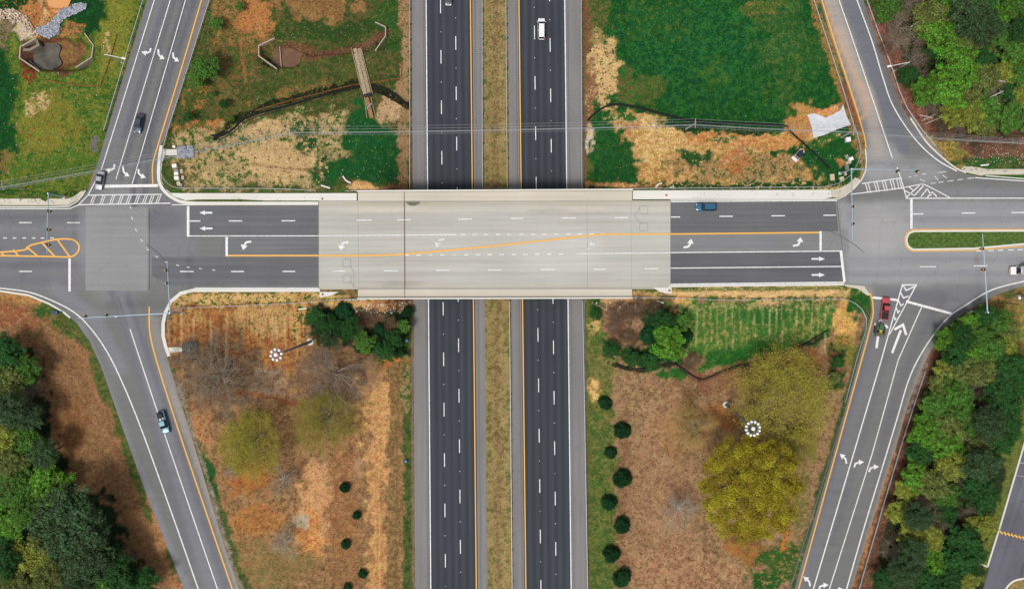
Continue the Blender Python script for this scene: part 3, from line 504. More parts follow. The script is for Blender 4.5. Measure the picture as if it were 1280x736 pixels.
RREG = [
 R([(-400, 262), (105, 262), (105, 362), (-400, 362)], (118, 118, 122), soft=14), R([(-400, 272), (105, 272)], (106, 106, 112), 9), R([(-400, 287), (105, 287)], (128, 128, 131), 5), R([(-400, 330), (105, 332)], (108, 108, 113), 8), R([(-400, 350), (80, 352)], (112, 112, 117), 10), R([(-400, 313), (0, 313)], (106, 106, 112), 7),
 RE(145, 300, 46, 70, (138, 138, 141), .4), RE(215, 300, 30, 50, (122, 122, 127), .4), RE(200, 275, 30, 14, (110, 110, 116)),
 R([(184, -10), (121, 208), (112, 250)], (118, 117, 121), 22, 8), R([(262, 0), (204, 183)], (132, 120, 116), 10, 6), R([(204, 5), (155, 170)], (104, 104, 112), 9), R([(243, 0), (190, 165), (180, 245)], DKR, 6, 5), R([(231, 0), (167, 230), (168, 262)], (92, 92, 100), 6, 6), R([(218, 0), (150, 225)], (100, 100, 107), 5, 5), R([(200, 0), (135, 215)], (120, 120, 124), 5, 5),
 R([(150, 364), (190, 480), (270, 736)], (124, 124, 130), 26, 10), R([(140, 365), (165, 440), (240, 700)], (112, 112, 118), 8, 6), R([(160, 370), (235, 590), (290, 760)], (108, 109, 116), 7, 6), R([(203, 455), (252, 590), (300, 740)], (150, 143, 136), 10, 5), R([(192, 400), (200, 440), (215, 480)], (138, 134, 130), 14, 8),
 R([(100, 408), (160, 560), (235, 745)], (130, 130, 136), 14, 6), R([(70, 360), (120, 400), (150, 460)], (126, 127, 132), 18, 10),
 R([(1045, 252), (1290, 252), (1290, 356), (1060, 356)], LT, soft=14), R([(1075, 275), (1700, 270)], (134, 134, 137), 8), R([(1110, 259), (1700, 258)], (140, 140, 143), 5), R([(1060, 325), (1700, 322)], (138, 138, 141), 8), R([(1060, 343), (1700, 341)], (136, 136, 139), 7), R([(1150, 240), (1290, 240), (1700, 240)], (126, 126, 129), 14, 6),
 R([(1022, 286), (1060, 286), (1060, 316), (1022, 316)], (134, 134, 135), soft=3), RE(1100, 290, 35, 30, (158, 158, 158), .4), RE(1100, 205, 30, 26, (148, 148, 150), .4), RE(1150, 215, 30, 16, (142, 142, 144)),
 R([(1035, -10), (1060, 60), (1086, 130), (1098, 190)], (164, 156, 150), 18, 12), R([(1060, -10), (1090, 80), (1110, 140), (1130, 185)], (110, 112, 121), 16, 6), R([(1083, 0), (1110, 90), (1126, 140)], (112, 108, 110), 9, 4), R([(1143, 165), (1175, 195)], (120, 120, 124), 12, 8),
 R([(1032, 5), (1052, 60), (1062, 80), (1078, 110), (1086, 130), (1080, 146), (1074, 150)], (204, 160, 118), 3.2, 5, .8), R([(1030, 20), (1046, 62), (1058, 100), (1072, 140)], (205, 172, 138), 3, 4, .6), R([(1050, 40), (1068, 100), (1080, 135)], (186, 160, 140), 10, 8, .5),
 R([(1090, 360), (1160, 360), (1240, 356), (1190, 395)], (122, 122, 126), soft=12), R([(1100, 400), (1050, 560), (1000, 736)], (116, 116, 121), 20, 8), R([(1180, 372), (1150, 420), (1125, 480), (1100, 570)], (108, 108, 113), 9, 8), R([(1110, 440), (1040, 680)], (108, 108, 113), 6, 5), R([(1090, 420), (1010, 690)], (108, 108, 113), 6, 5), R([(1160, 438), (1138, 500), (1068, 732)], (146, 138, 130), 7, 4), R([(1200, 395), (1260, 364)], (126, 120, 118), 8, 6),
 RE(1150, 372, 40, 10, (110, 110, 115)), RE(1080, 364, 12, 8, (140, 138, 136)),
]
def cut_poly(name, pts, z, m, step=4.0, th=0.25, regs=None, base=ASP, urange=(-40, 1320), vrange=(-40, 780)):
    bm = bmesh.new(); vs = [bm.verts.new((P(*q).x, P(*q).y, z)) for q in pts]; f = bm.faces.new(vs); f.normal_update()
    if f.normal.z < 0: f.normal_flip()
    bmesh.ops.triangulate(bm, faces=bm.faces[:])
    if regs is not None:
        for u in np.arange(urange[0], urange[1], step):
            bmesh.ops.bisect_plane(bm, geom=bm.verts[:]+bm.edges[:]+bm.faces[:], plane_co=P(u, 0), plane_no=(1, 0, 0))
        for v in np.arange(vrange[0], vrange[1], step):
            bmesh.ops.bisect_plane(bm, geom=bm.verts[:]+bm.edges[:]+bm.faces[:], plane_co=P(0, v), plane_no=(0, 1, 0))
    # skirt
    be = [e_ for e_ in bm.edges if e_.is_boundary]
    r = bmesh.ops.extrude_edge_only(bm, edges=be); nv = [g for g in r['geom'] if isinstance(g, bmesh.types.BMVert)]
    bmesh.ops.translate(bm, verts=nv, vec=(0, 0, -th))
    me = bpy.data.meshes.new(name); bm.to_mesh(me); bm.free(); me.materials.append(m)
    if regs is not None:
        co = np.empty(len(me.vertices)*3, np.float32); me.vertices.foreach_get('co', co); co = co.reshape(-1, 3)
        U, V = co[:, 0]/K+640, 368-co[:, 1]/K
        A, B, _ = paint(U.astype(float), V.astype(float), co[:, 0].astype(float), co[:, 1].astype(float), regs, base, base, .5, warp=1.5)
        add_col(me, 'ca', np.c_[A, np.ones(len(A))])
    return link(name, me)
road_w = tag(cut_poly('west_road', WEST, 0, M_ATTR, regs=RREG, urange=(-40, 400)), kind='structure')
road_e = tag(cut_poly('east_road', EAST, 0, M_ATTR, regs=RREG, urange=(840, 1320)), kind='structure')
lot = tag(cut_poly('car_park', LOT, 0, pave_mat('car_park_asphalt', (100, 100, 108), 1.25, 0.12, 0.12, crack=0.35, blotch=0.25)), kind='structure')
def sheet(name, pts, z, m, parent=None, zp=0.0):
    mb = MB(); mb.poly([P(u, v, zp)[:2] for u, v in pts], z); o = mb.build(name, m, parent); return o
sheet('concrete_patch', [(107, 258.5), (184.5, 259), (184.5, 363.5), (107, 363)], 0.004, pave_mat('patch', (143, 143, 144), 0, .07, .06, crack=.12), road_w)
M_L1 = pave_mat('lane_asphalt_dark', (104, 105, 108), 0.0, 0.13, 0.08, crack=0.1)
sheet('lane_patch', [(236, 258), (397.5, 258), (397.5, 294), (236, 294)], 0.005, M_L1, road_w)
sheet('lane_patch', [(284.5, 296), (397.5, 296), (397.5, 318.5), (284.5, 318.5)], 0.005, pave_mat('la2', (112, 113, 115), 0, .12, .08), road_w)
sheet('lane_patch', [(190, 321), (397.5, 321), (397.5, 357), (215, 357), (190, 345)], 0.005, M_L1, road_w)
sheet('lane_patch', [(838.5, 252.5), (1044, 251.5), (1048, 289), (838.5, 291.5)], 0.005, pave_mat('la3', (103, 104, 107), 0, .12, .08, crack=.1), road_e)
sheet('lane_patch', [(838.5, 294), (1024, 292), (1024, 312.5), (838.5, 315)], 0.005, pave_mat('la4', (126, 126, 128), 0, .10, .08), road_e)
sheet('lane_patch', [(838.5, 316.5), (1050, 314.5), (1054.5, 351.5), (838.5, 354.5)], 0.005, pave_mat('la5', (97, 98, 103), 0, .13, .08), road_e)
def carriage(name, a, lanes):
    mb = MB(); mb.poly([HP(a[0], a[1], -3000)[:2], HP(a[2], a[3], -3000)[:2], HP(a[2], a[3], 3500)[:2], HP(a[0], a[1], 3500)[:2]], ZH, 0.2)
    o = mb.build(name, M_HS); tag(o, kind='structure')
    mb = MB(); mb.poly([HP(lanes[0], lanes[1], -3000)[:2], HP(lanes[2], lanes[3], -3000)[:2], HP(lanes[2], lanes[3], 3500)[:2], HP(lanes[0], lanes[1], 3500)[:2]], ZH+0.005)
    mb.build('travel_lanes', M_HL, o); return o
hw_s = carriage('southbound_motorway', (514.6, 519, 602.6, 609), (531, 537, 590.2, 597.5))
hw_n = carriage('northbound_motorway', (635, 641, 727, 734.6), (647, 655.6, 706.8, 715.3))

ZI = [0.010]
def nz_():
    ZI[0] += 0.0004; return ZI[0]
def line(name, pts, wd, m, parent, zp=0.0, z=None):
    z = zp+(nz_() if z is None else z); mb = MB(); r = ribbon2d(pts, wd)
    for (a0, b0), (a1, b1) in zip(r, r[1:]):
        mb.quad([tuple(P(a0[0], a0[1], zp)[:2])+(z,), tuple(P(b0[0], b0[1], zp)[:2])+(z,), tuple(P(b1[0], b1[1], zp)[:2])+(z,), tuple(P(a1[0], a1[1], zp)[:2])+(z,)])
    bmesh.ops.remove_doubles(mb.bm, verts=mb.bm.verts[:], dist=1e-5)
    return mb.build(name, m, parent)
def segs(name, lst, wd, m, parent, zp=0.0):
    z = zp+nz_(); mb = MB()
    for p0, p1 in lst:
        (a0, b0), (a1, b1) = ribbon2d([p0, p1], wd)
        mb.quad([tuple(P(q[0], q[1], zp)[:2])+(z,) for q in (a0, b0, b1, a1)])
    return mb.build(name, m, parent)
def arrow(pts, tip, wd, hw, parent, m=None, big=False):
    z = nz_(); mb = MB(); r = ribbon2d(pts, wd)
    for (a0, b0), (a1, b1) in zip(r, r[1:]):
        mb.quad([tuple(P(*q)[:2])+(z,) for q in (a0, b0, b1, a1)])
    e_ = np.array(pts[-1], float); t = np.array(tip, float)-e_; n = np.array([-t[1], t[0]])/np.linalg.norm(t)
    z2 = nz_(); mb.quad([tuple(P(*q)[:2])+(z2,) for q in (e_+n*hw/2, np.array(tip), e_-n*hw/2, e_+t*0.02)])
    return mb.build('lane_arrow', m or M_WHITE, parent)
# motorway markings
for nm, u0, u1, m, par in (('edge_line', 532.6, 538.4, M_WHITE, hw_s), ('yellow_edge_line', 588, 595.4, M_YEL, hw_s), ('yellow_edge_line', 648.6, 657.4, M_YEL, hw_n), ('edge_line', 705.9, 714, M_WHITE, hw_n)):
    line(nm, [(hl(u0, u1, -800), -800), (hl(u0, u1, 1500), 1500)], 1.35, m, par, ZH)
for u0, u1, v0, par in ((550.6, 557, 0, hw_s), (569.2, 576, 45.5, hw_s), (667.6, 676.2, 32.5, hw_n), (687, 695.3, 48, hw_n)):
    per = 62.9; L_ = []; D_ = []
    for k in range(-3, 15):
        v = v0+per*k; L_.append(((hl(u0, u1, v), v), (hl(u0, u1, v+17), v+17)))
        D_.append(((hl(u0, u1, v+39.5), v+39.5), (hl(u0, u1, v+40.6), v+40.6)))
    segs('dashed_lane_line', L_, 1.05, M_WHITE, par, ZH); segs('road_stud', D_, 0.9, M_WORN, par, ZH)
M_RUM = mat('rumble_strip_dark', (96, 94, 98), var=.05)
for u0, u1, par in ((529.2, 535.2, hw_s), (594, 601.2, hw_s), (644.6, 653.2, hw_n), (709.5, 717.6, hw_n)):
    segs('rumble_strip', [((hl(u0, u1, v)-1.0, v), (hl(u0, u1, v)+1.0, v)) for v in np.arange(-60, 800, 2.4)], 1.0, M_RUM, par, ZH)
# cross road markings, west
W, Y_ = M_WHITE, M_YEL
line('edge_line', [(-400, 260.9), (87, 260.9), (98, 256.4), (110, 244), (126, 214), (152, 132), (193, 0), (315, -400)], 1.1, W, road_w)
line('lane_line', [(145, 224), (213, 0), (336, -400)], 1.0, W, road_w); line('lane_line', [(165, 231), (232, 0), (354, -400)], 1.0, W, road_w)
line('yellow_edge_line', [(191, 230)]+smooth([(191, 229), (190.8, 207), (197, 183), (224, 95), (252, 0)], 5)+[(375, -400)], 1.5, Y_, road_w)
line('stop_line', [(129, 233), (197.5, 232)], 3.6, W, road_w)
line('crosswalk_line', [(110.5, 244), (202.5, 243)], 1.2, W, road_w); line('crosswalk_line', [(98, 256), (213, 254)], 1.2, W, road_w)
segs('crosswalk_bar', [((x+t, 254.8), (x+4+t, 244.2)) for x in (113, 125, 137, 147.5, 157.5, 168, 177.8, 186, 194.5) for t in (0, 2.6)], 0.9, W, road_w)
segs('dashed_lane_line', [((24, 278.3), (40, 278.3)), ((84, 278.4), (100, 278.4)), ((-36, 278.3), (-20, 278.3)), ((24, 339.2), (40, 339.2)), ((-36, 339), (-20, 339))], 1.2, W, road_w)
segs('dotted_lane_line', [((x, 297.5), (x+4.5, 297.6)) for x in (-20, -8, 4, 16, 28, 40, 51, 63)], 1.2, W, road_w)
line('yellow_gore_outline', smooth([(-260, 318), (0, 315.2), (40, 306), (68, 299.6), (88, 299), (96, 303), (99, 309), (96, 316.5), (87, 321), (60, 320.5), (0, 319.6)], 6)+[(-260, 320)], 1.9, Y_, road_w)
segs('yellow_hatch', [((16.5, 312), (22.5, 319)), ((33, 308.3), (46.5, 319.6)), ((53, 304), (68, 320)), ((72, 300), (87, 320.5)), ((2, 316), (5, 319))], 2.0, Y_, road_w)
line('stop_line', [(87, 323), (87, 364)], 3, W, road_w)
line('edge_line', [(-400, 360.2), (0, 360.2)]+smooth([(1, 360.2), (36, 365), (66, 376), (90, 388.5), (107, 403), (128, 430), (148, 467), (176, 534), (220, 656), (248, 736)], 5)+[(390, 1136)], 1.4, W, road_w)
line('lane_line', [(162.5, 411), (197, 515), (205, 540), (272, 736), (412, 1136)], 1.2, W, road_w)
line('yellow_edge_line', smooth([(186.5, 383), (187.5, 416), (197, 455), (220, 528), (255, 632), (290.5, 736)], 5)+[(430, 1136)], 1.6, Y_, road_w)
line('faint_seam', [(147, 370), (160, 408)], 0.6, M_GROOVE, road_w)
segs('turn_guide_dash', [((163-.3, 258), (163.6, 261)), ((164.6, 271), (165.8, 274.5)), ((169, 286), (171.2, 289.5)), ((175.5, 298.7), (178, 302)), ((183, 310), (186, 313)), ((194, 320), (197.5, 322)), ((206.5, 327), (209.8, 328.6)), ((220.5, 331), (224, 332.2)), ((233.5, 333.6), (237, 334.4)), ((249, 335.6), (252.5, 336.2)), ((265.5, 337.4), (269, 337.7))], 1.2, M_WORN, road_w)
line('stop_line', [(235.2, 257.6), (235.2, 295.8)], 3.2, W, road_w); line('stop_line', [(283.4, 296.4), (283.4, 320.4)], 3.0, W, road_w)
line('edge_line', [(215, 256), (397, 255.8)], 1.1, W, road_w)
line('lane_line', [(234, 295), (397.6, 294.8)], 1.1, W, road_w)
line('yellow_lane_line', [(284.6, 319.5), (397.6, 319.5)], 1.9, Y_, road_w)
segs('dashed_lane_line', [((237, 276.3), (250.5, 276.3)), ((286, 276.2), (303, 276.2)), ((352, 276), (369, 276)), ((225, 339.3), (242, 339.3)), ((289, 339.3), (305, 339.3)), ((353, 339.2), (369, 339.2))], 1.3, W, road_w)
line('edge_line', [(243, 360), (397.6, 360)], 1.1, W, road_w)
# east
line('edge_line', [(838.5, 252.2), (1046, 250.8)], 1.2, W, road_e)
segs('dashed_lane_line', [((838.6, 271.4), (850, 271.3)), ((899, 270.5), (916, 270.3)), ((964, 269.9), (981, 269.7)), ((1029, 269.2), (1045, 269))], 1.3, W, road_e)
line('yellow_lane_line', [(838.4, 292.6), (1024.4, 290.6)], 1.9, Y_, road_e)
line('stop_line', [(1025.7, 289), (1025.7, 313)], 2.8, W, road_e); line('stop_line', [(1051, 313.2), (1055.5, 352)], 3.2, W, road_e)
line('lane_line', [(838.4, 315.8), (1051, 313.8)], 1.2, W, road_e); line('lane_line', [(838.4, 335.2), (1052.5, 333)], 1.2, W, road_e)
line('edge_line', [(838.4, 355.4), (1056, 352.8)], 1.6, W, road_e)
line('yellow_edge_line', [(905, -400)]+smooth([(1027, 0), (1044, 54), (1064, 115.5), (1079.5, 166.5), (1082.5, 185)], 5), 1.5, Y_, road_e)
line('lane_line', [(927, -400)]+smooth([(1048.6, 0), (1068, 56), (1088, 115.5), (1115.5, 198)], 5), 1.2, W, road_e)
line('edge_line', [(949, -400)]+smooth([(1071, 0), (1090, 52), (1104, 98.5), (1117, 134), (1143, 173), (1170, 199), (1196, 214)], 6), 1.4, W, road_e)
line('crosswalk_line', [(1077, 229.5), (1127, 222.6)], 1.1, W, road_e); line('crosswalk_line', [(1063, 243), (1129, 235)], 1.1, W, road_e)
segs('crosswalk_bar', [((x+t, 241.6-(x-1082)*.12), (x-3.4+t, 229.2-(x-1082)*.12)) for x in (1085, 1096, 1106, 1116, 1124) for t in (0, 3.4)], 1.0, W, road_e)
line('gore_line', [(1121, 209), (1126, 223), (1133, 247.6)], 1.2, W, road_e)
line('gore_line', smooth([(1129, 234.6), (1146, 231.5), (1155, 230.8), (1170, 238), (1187, 247)], 5), 1.1, W, road_e)
segs('gore_hatch', [((1130, 238), (1143, 244.5)), ((1143, 244.5), (1154, 232.5)), ((1133, 246.6), (1149, 232)), ((1151, 246), (1159, 236)), ((1159, 236), (1164, 245)), ((1159, 247), (1165, 240)), ((1165, 240), (1171, 246)), ((1136, 233.5), (1141, 238))], 1.3, W, road_e)
line('lane_line', [(1132.4, 247.9), (1900, 247.6)], 1.2, W, road_e)
line('stop_line', [(1139.2, 248.6), (1139.2, 286)], 3.0, W, road_e)
segs('dashed_lane_line', [((1141, 267.5), (1154, 267.4)), ((1202, 266.4), (1219, 266.3)), ((1264, 265.8), (1281, 265.7)), ((1150, 333.3), (1170, 333.3)), ((1217, 332.3), (1234, 332.2)), ((1281, 331), (1298, 331))], 1.2, W, road_e)
segs('faded_guide_dash', [((1136, 221), (1139, 221)), ((1143, 220), (1146, 219.7)), ((1152, 218), (1158, 217.4)), ((1172, 216), (1183, 214.6)), ((1163, 229.6), (1170, 228.6)), ((1173, 228.2), (1180, 227.2)), ((1184, 226.8), (1192, 225.6)), ((1196, 225.2), (1204, 224)), ((1209, 223.4), (1218, 222.3)), ((1168, 220), (1173, 226)), ((1150, 224), (1156, 227)), ((1178, 219), (1184, 223))], 1.0, M_WORN, road_e)
line('edge_line', [(1219, 222.2), (1232, 223.2), (1281, 226.4), (1900, 228)], 1.1, W, road_e)
segs('dotted_lane_line', [((x, 313.2-(x-1235)*.03), (x+7, 313-(x-1235)*.03)) for x in (1220, 1235, 1247, 1260, 1272, 1285)], 1.1, W, road_e)
line('edge_line', [(1900, 351)]+smooth([(1281, 351.2), (1248, 359.4), (1229, 367.5), (1206, 382), (1190, 392.5), (1173, 410), (1152, 441), (1136, 474), (1121, 524), (1101, 590), (1080, 659), (1058, 736)], 5)+[(940, 1136)], 1.5, W, road_e)
line('stop_line', [(1090.6, 371.8), (1122.5, 375)], 2.8, W, road_e); line('stop_line', [(1132.5, 376.6), (1190.5, 392.2)], 3.0, W, road_e)
line('yellow_edge_line', smooth([(1087.5, 366), (1091.2, 383), (1087, 412), (1052.5, 538), (998, 736)], 6)+[(886, 1136)], 1.6, Y_, road_e)
line('gore_line', [(1128, 355.4), (1101.5, 450), (1016.5, 736), (898, 1136)], 1.4, W, road_e)
line('gore_line', [(1145.7, 355.4), (1111.7, 418)], 1.3, W, road_e); line('gore_line', [(1128, 356), (1145.5, 356)], 1.6, W, road_e)
for t in ([(1128.7, 356.5), (1132.7, 363), (1144, 357.5)], [(1125.3, 365), (1129.3, 372.4), (1135.5, 370)], [(1122.6, 374.5), (1126, 382), (1129.3, 379.5)], [(1120, 384), (1122.3, 390.8), (1124.8, 388)], [(1117.6, 395), (1118.6, 399.5), (1120.4, 397.5)]):
    line('gore_chevron', t, 1.5, W, road_e)
line('lane_line', [(1151.8, 384), (1122.6, 450), (1090, 567), (1036.5, 736), (918, 1136)], 1.2, W, road_e)
line('arrow_head', [(1117.8, 411.8), (1128.7, 405.7), (1132.7, 418.6)], 3.0, W, road_e); line('arrow_shaft', [(1126, 412.5), (1115, 441)], 3.0, W, road_e)
line('arrow_head', [(1093.3, 406.4), (1101, 400), (1109.6, 409.8)], 3.0, W, road_e); line('arrow_shaft', [(1098.5, 414), (1095.4, 435)], 3.0, W, road_e)
line('edge_line', [(1073, 358), (1084, 368)], 1.2, W, road_e)
segs('turn_tyre_mark', [((a_[0], a_[1]), (b_[0], b_[1])) for a_, b_ in zip(*(lambda s: (s, s[1:]))(smooth([(868, 279.5), (960, 278), (1005, 280), (1040, 290), (1068, 306), (1080, 316)], 6)))], 0.8, mat('tyre_rubber_mark', (98, 98, 102)), road_e)
segs('turn_tyre_mark', [((a_[0], a_[1]), (b_[0], b_[1])) for a_, b_ in zip(*(lambda s: (s, s[1:]))(smooth([(183, 305), (196, 315), (208, 326)], 6)))], 0.7, mat('tyre_rubber_mark2', (86, 86, 92)), road_w)
# arrows
for v in (266.0, 285.6): arrow([(265.6, v), (256.5, v)], (249.5, v), 2.2, 5.6, road_w)
arrow([(188.5, 60.5), (187.5, 65), (183, 67)], (176.5, 65), 2.2, 6.5, road_w); arrow([(198, 62), (198.2, 68), (201, 71.5)], (206, 74), 2.2, 6.5, road_w); arrow([(216.4, 66), (216.6, 71.5), (219.5, 74.5)], (224, 77), 2.2, 6.5, road_w)
arrow([(143.3, 205.5), (142.4, 210.7), (137.6, 213.4)], (131.5, 211.5), 2.2, 6.8, road_w); arrow([(153.8, 207.7), (154.6, 214.5), (157.3, 217.8)], (162, 220.6), 2.2, 6.8, road_w); arrow([(173.2, 211.5), (173.4, 216.7), (177, 220)], (182.6, 222.4), 2.2, 6.8, road_w)
def hook(du, dv, par, m=None): return arrow([(314+du, 302+dv), (308+du, 302.8+dv), (305.4+du, 306.4+dv)], (304+du, 312.6+dv), 2.4, 9.0, par, m)
def hook2(du, dv, par, m=None): return arrow([(854.3+du, 309.3+dv), (860.5+du, 308.3+dv), (863+du, 304.4+dv)], (863.8+du, 298.4+dv), 2.4, 8.5, par, m)
hook(0, 0, road_w); hook2(0, 0, road_e); hook2(136.8, -2, road_e)
for v in (323.6, 343.6): arrow([(1014.3, v), (1023.5, v)], (1031, v), 2.0, 5.6, road_e)
for du, dv in ((0, 0), (-45.5, 153)): arrow([(1058+du, 579+dv), (1057+du, 573.5+dv), (1054.5+du, 571+dv)], (1049.5+du, 566.6+dv), 2.2, 7, road_e)
for du, dv in ((0, 0), (18.7, 5.8), (-44.3, 153.4), (-25.5, 159)): arrow([(1067.6+du, 583.6+dv), (1069+du, 579.2+dv), (1073.4+du, 577.3+dv)], (1080+du, 577+dv), 2.2, 7, road_e)
# asphalt joints
segs('pavement_joint', [((187, 262), (187, 362)), ((1046, 253), (1053, 312))], .5, M_GROOVE, road_w)
# car park paint
segs('parking_hatch', [((1250+i*4.6, 663+i*1.15), (1253+i*4.6, 667+i*1.15)) for i in range(0, 9)], 2.0, Y_, lot)
segs('parking_line', [((1274, 578), (1300, 580)), ((1270, 594), (1300, 597))], 0.5, M_WORN, lot)

# ------------------------------------------------------------------ kerbs, pavements
def solid_ribbon(mb, pts, wd, z1, z0, zp=0.0):
    r = ribbon2d(pts, wd); n = len(r); vs = []
    for a0, b0 in r:
        A_ = P(a0[0], a0[1], zp); B_ = P(b0[0], b0[1], zp)
        vs.append([mb.bm.verts.new((A_.x, A_.y, z0)), mb.bm.verts.new((A_.x, A_.y, z1)), mb.bm.verts.new((B_.x, B_.y, z1)), mb.bm.verts.new((B_.x, B_.y, z0))])
    for p, q in zip(vs, vs[1:]):
        for i in range(4): mb.bm.faces.new((p[i], q[i], q[(i+1) % 4], p[(i+1) % 4]))
    mb.bm.faces.new(vs[0]); mb.bm.faces.new(vs[-1][::-1]); return mb
def kerb(name, pts, wd, m=M_CONC, h=0.14, parent=None):
    o = solid_ribbon(MB(), pts, wd, h, -0.3).build(name, m, parent)
    if not parent: tag(o, kind='structure')
    return o
def slab(name, pts, m, h=0.12, th=0.5, parent=None):
    mb = MB(); mb.poly([P(*q)[:2] for q in pts], h, th); o = mb.build(name, m, parent)
    if not parent: tag(o, kind='structure')
    return o
kerb('north_west_kerb', smooth([(201.8, 182), (199.4, 199), (198.4, 216), (199.8, 229), (206, 239.5), (216, 247.4), (228, 252.6), (246, 254.3)], 4)+[(398, 254.3)], 4.0)
slab('north_west_sidewalk', [(205, 186), (207.5, 192), (203, 203), (201.5, 216), (202.5, 227), (207, 236), (214, 241.4), (224, 241.6), (330, 241.7), (446, 241.6), (446, 250.8), (398, 250.9), (330, 250.8), (300, 249.2), (246, 249.4), (232, 250.6), (218, 245.9), (208.6, 238.3), (202.4, 228.2), (201, 216), (202, 199.6), (204.2, 186)], M_CONC, 0.125)
kerb('west_kerb', [(-2500, 258.6), (60, 258.6), (86, 258), (96, 252.5), (103, 245), (107, 238)], 1.4)
slab('west_sidewalk', [(-2500, 246.8), (84, 248.5), (92, 246), (103, 238.5), (105.5, 240), (101.8, 245), (95, 251.2), (85, 256.6), (-2500, 257)], M_TANC, 0.11)
kerb('west_south_kerb', [(-2500, 363.6), (0, 363.6), (36, 369), (61, 379.3), (79, 389.5), (88, 397)], 2.2, h=0.12)
kerb('south_west_kerb', [(400, 362.6), (241, 362.8), (226, 366.6), (213.8, 377), (207, 390.8), (204.2, 404), (204.2, 420), (207, 432), (211.5, 445)], 4.2)
kerb('south_east_kerb', [(836, 357.8), (1055, 355.4)], 2.4, h=0.1)
slab('south_east_corner_pad', [(1056, 355.5), (1080, 357.5), (1088, 369), (1084, 369), (1072, 361), (1056, 357.5)], M_TANC, 0.09)
slab('north_east_sidewalk', [(791, 238.2), (1038, 237.4), (1040, 246.5), (1030, 248.6), (791, 249.2)], M_CONC, 0.125)
slab('north_east_corner_ramp', [(1038.3, 237.2), (1047, 236.5), (1060, 230), (1069, 222), (1076, 225.5), (1067, 235), (1055.5, 244), (1046, 247.8), (1040.3, 246.5)], M_TANC, 0.11)
kerb('north_east_kerb', [(838, 250.4), (1046, 249.2), (1056, 244.8), (1067.4, 235.6), (1076.2, 225.6), (1082, 213), (1082.8, 200), (1081.6, 186)], 1.4)
kerb('north_road_kerb', smooth([(1138, 148), (1157, 176.5), (1176, 195.5), (1194, 209.8), (1207.5, 216.2)], 4), 1.6, h=0.1)
kerb('right_turn_kerb', [(1232, 219.8), (1280, 223.6), (1900, 224)], 1.2, h=0.12)
slab('far_sidewalk', [(1206, 206.5), (1233, 211.5), (1500, 211.6), (1500, 218.6), (1233, 218.4), (1226, 219.8), (1208, 215.6), (1201, 211.6)], M_TANC, 0.1)
kerb('car_park_kerb', [(1290, 520), (1282, 548), (1250.5, 655), (1234, 708)], 2.0, parent=lot); kerb('car_park_kerb', [(1234, 708), (1224, 703)], 1.6, parent=lot)
# planted islands with painted kerbs
def island(name, pts, gm, km, label=None):
    o = solid_ribbon(MB(), pts+[pts[0]], 2.2, 0.15, -0.2).build(name, km); tag(o, kind='structure')
    mb = MB(); mb.poly([P(*q)[:2] for q in pts], 0.13, 0.3); mb.build('grass_top', gm, o); return o
M_GTOP = mat('island_grass', (82, 108, 44), 1.0, var=0.45, scale=1.4, bump=.5)
ip = smooth([(1141, 312), (1135, 307.5), (1133, 300), (1135.5, 292.5), (1142, 289)], 5)
island('median_island', ip+[(1280, 288.5), (1900, 288), (1900, 303), (1280, 305), (1216, 310.8)], M_GTOP, M_CONC)
line('yellow_island_line', [(1900, 286.6), (1280, 286.8), (1142, 287)]+smooth([(1141, 287), (1133.4, 291.4), (1131, 300), (1133.4, 309), (1141, 314)], 5)+[(1216, 313), (1280, 307.6), (1900, 306)], 1.3, Y_, road_e)
island('car_park_island', smooth([(1300, 722), (1275, 723), (1262, 729), (1256, 740), (1256, 760)], 4)+[(1300, 760)], mat('straw_top', (150, 128, 78), 1.0, var=.4, scale=1.5, bump=.4), M_CONC)

# ------------------------------------------------------------------ bridge
br = empty('overpass_bridge', (0, P(0, 306).y, 0), 0, 'wide pale concrete road bridge carrying the cross road over the motorway', 'bridge')
def bc(mb, name, m, **k):
    o = mb.build(name, m, br, **k); o.location = -br.location; return o
def bquad(pts, z, th):
    return MB().poly([P(*q)[:2] for q in pts], z, th)
DREG = []
for vv, wd_, col_ in ((255, 6, (188, 184, 172)), (262, 4, (200, 196, 186)), (268, 3.5, (178, 176, 170)), (279, 4, (180, 178, 172)), (287, 3.5, (184, 182, 176)), (300, 4, (188, 187, 182)), (311, 4, (190, 189, 184)), (324, 4, (176, 175, 170)), (332, 3.5, (184, 183, 178)), (343, 4, (178, 177, 172)), (351, 3.5, (182, 181, 176)), (357, 4, (188, 184, 174))):
    DREG.append(R([(390, vv+.6), (620, vv), (845, vv-.8)], tuple(int(184+(q-188)*1.7) for q in col_), wd_, 5, .85))
for cu_, w0_ in ((418, 34), (620, 90), (810, 50)): DREG.append(RE(cu_, 305, w0_, 60, (186, 185, 178), .5, 0, .5))
DREG += [RE(700, 320, 50, 30, (198, 197, 192), .5, 0, .6), RE(500, 355, 26, 4, (150, 146, 136), .5, 0, .5), RE(455, 320, 40, 3, (168, 164, 154), .5, 0, .5), RE(690, 264, 30, 3, (166, 163, 154), .5, 0, .5)]
dk = cut_poly('bridge_deck', [(398.2, 251.2), (838, 250.6), (838, 361.2), (398.2, 361.6)], 0.002, M_DECKA, 3.0, 0.35, DREG, (185, 182, 175), (390, 845), (245, 366)); dk.parent = br; dk.location = -br.location
bc(bquad([(447.5, 240.6), (790, 238.6), (790, 250.5), (447.5, 251.1)], 0.14, 0.6), 'sidewalk', M_TANC)
bc(bquad([(447.5, 361.8), (790, 361.4), (790, 371.6), (447.5, 372.6)], 0.14, 0.6), 'sidewalk', M_TANC)
M_PAR = mat('parapet_concrete', (226, 222, 212), .85, var=.07, scale=2, bump=.1)
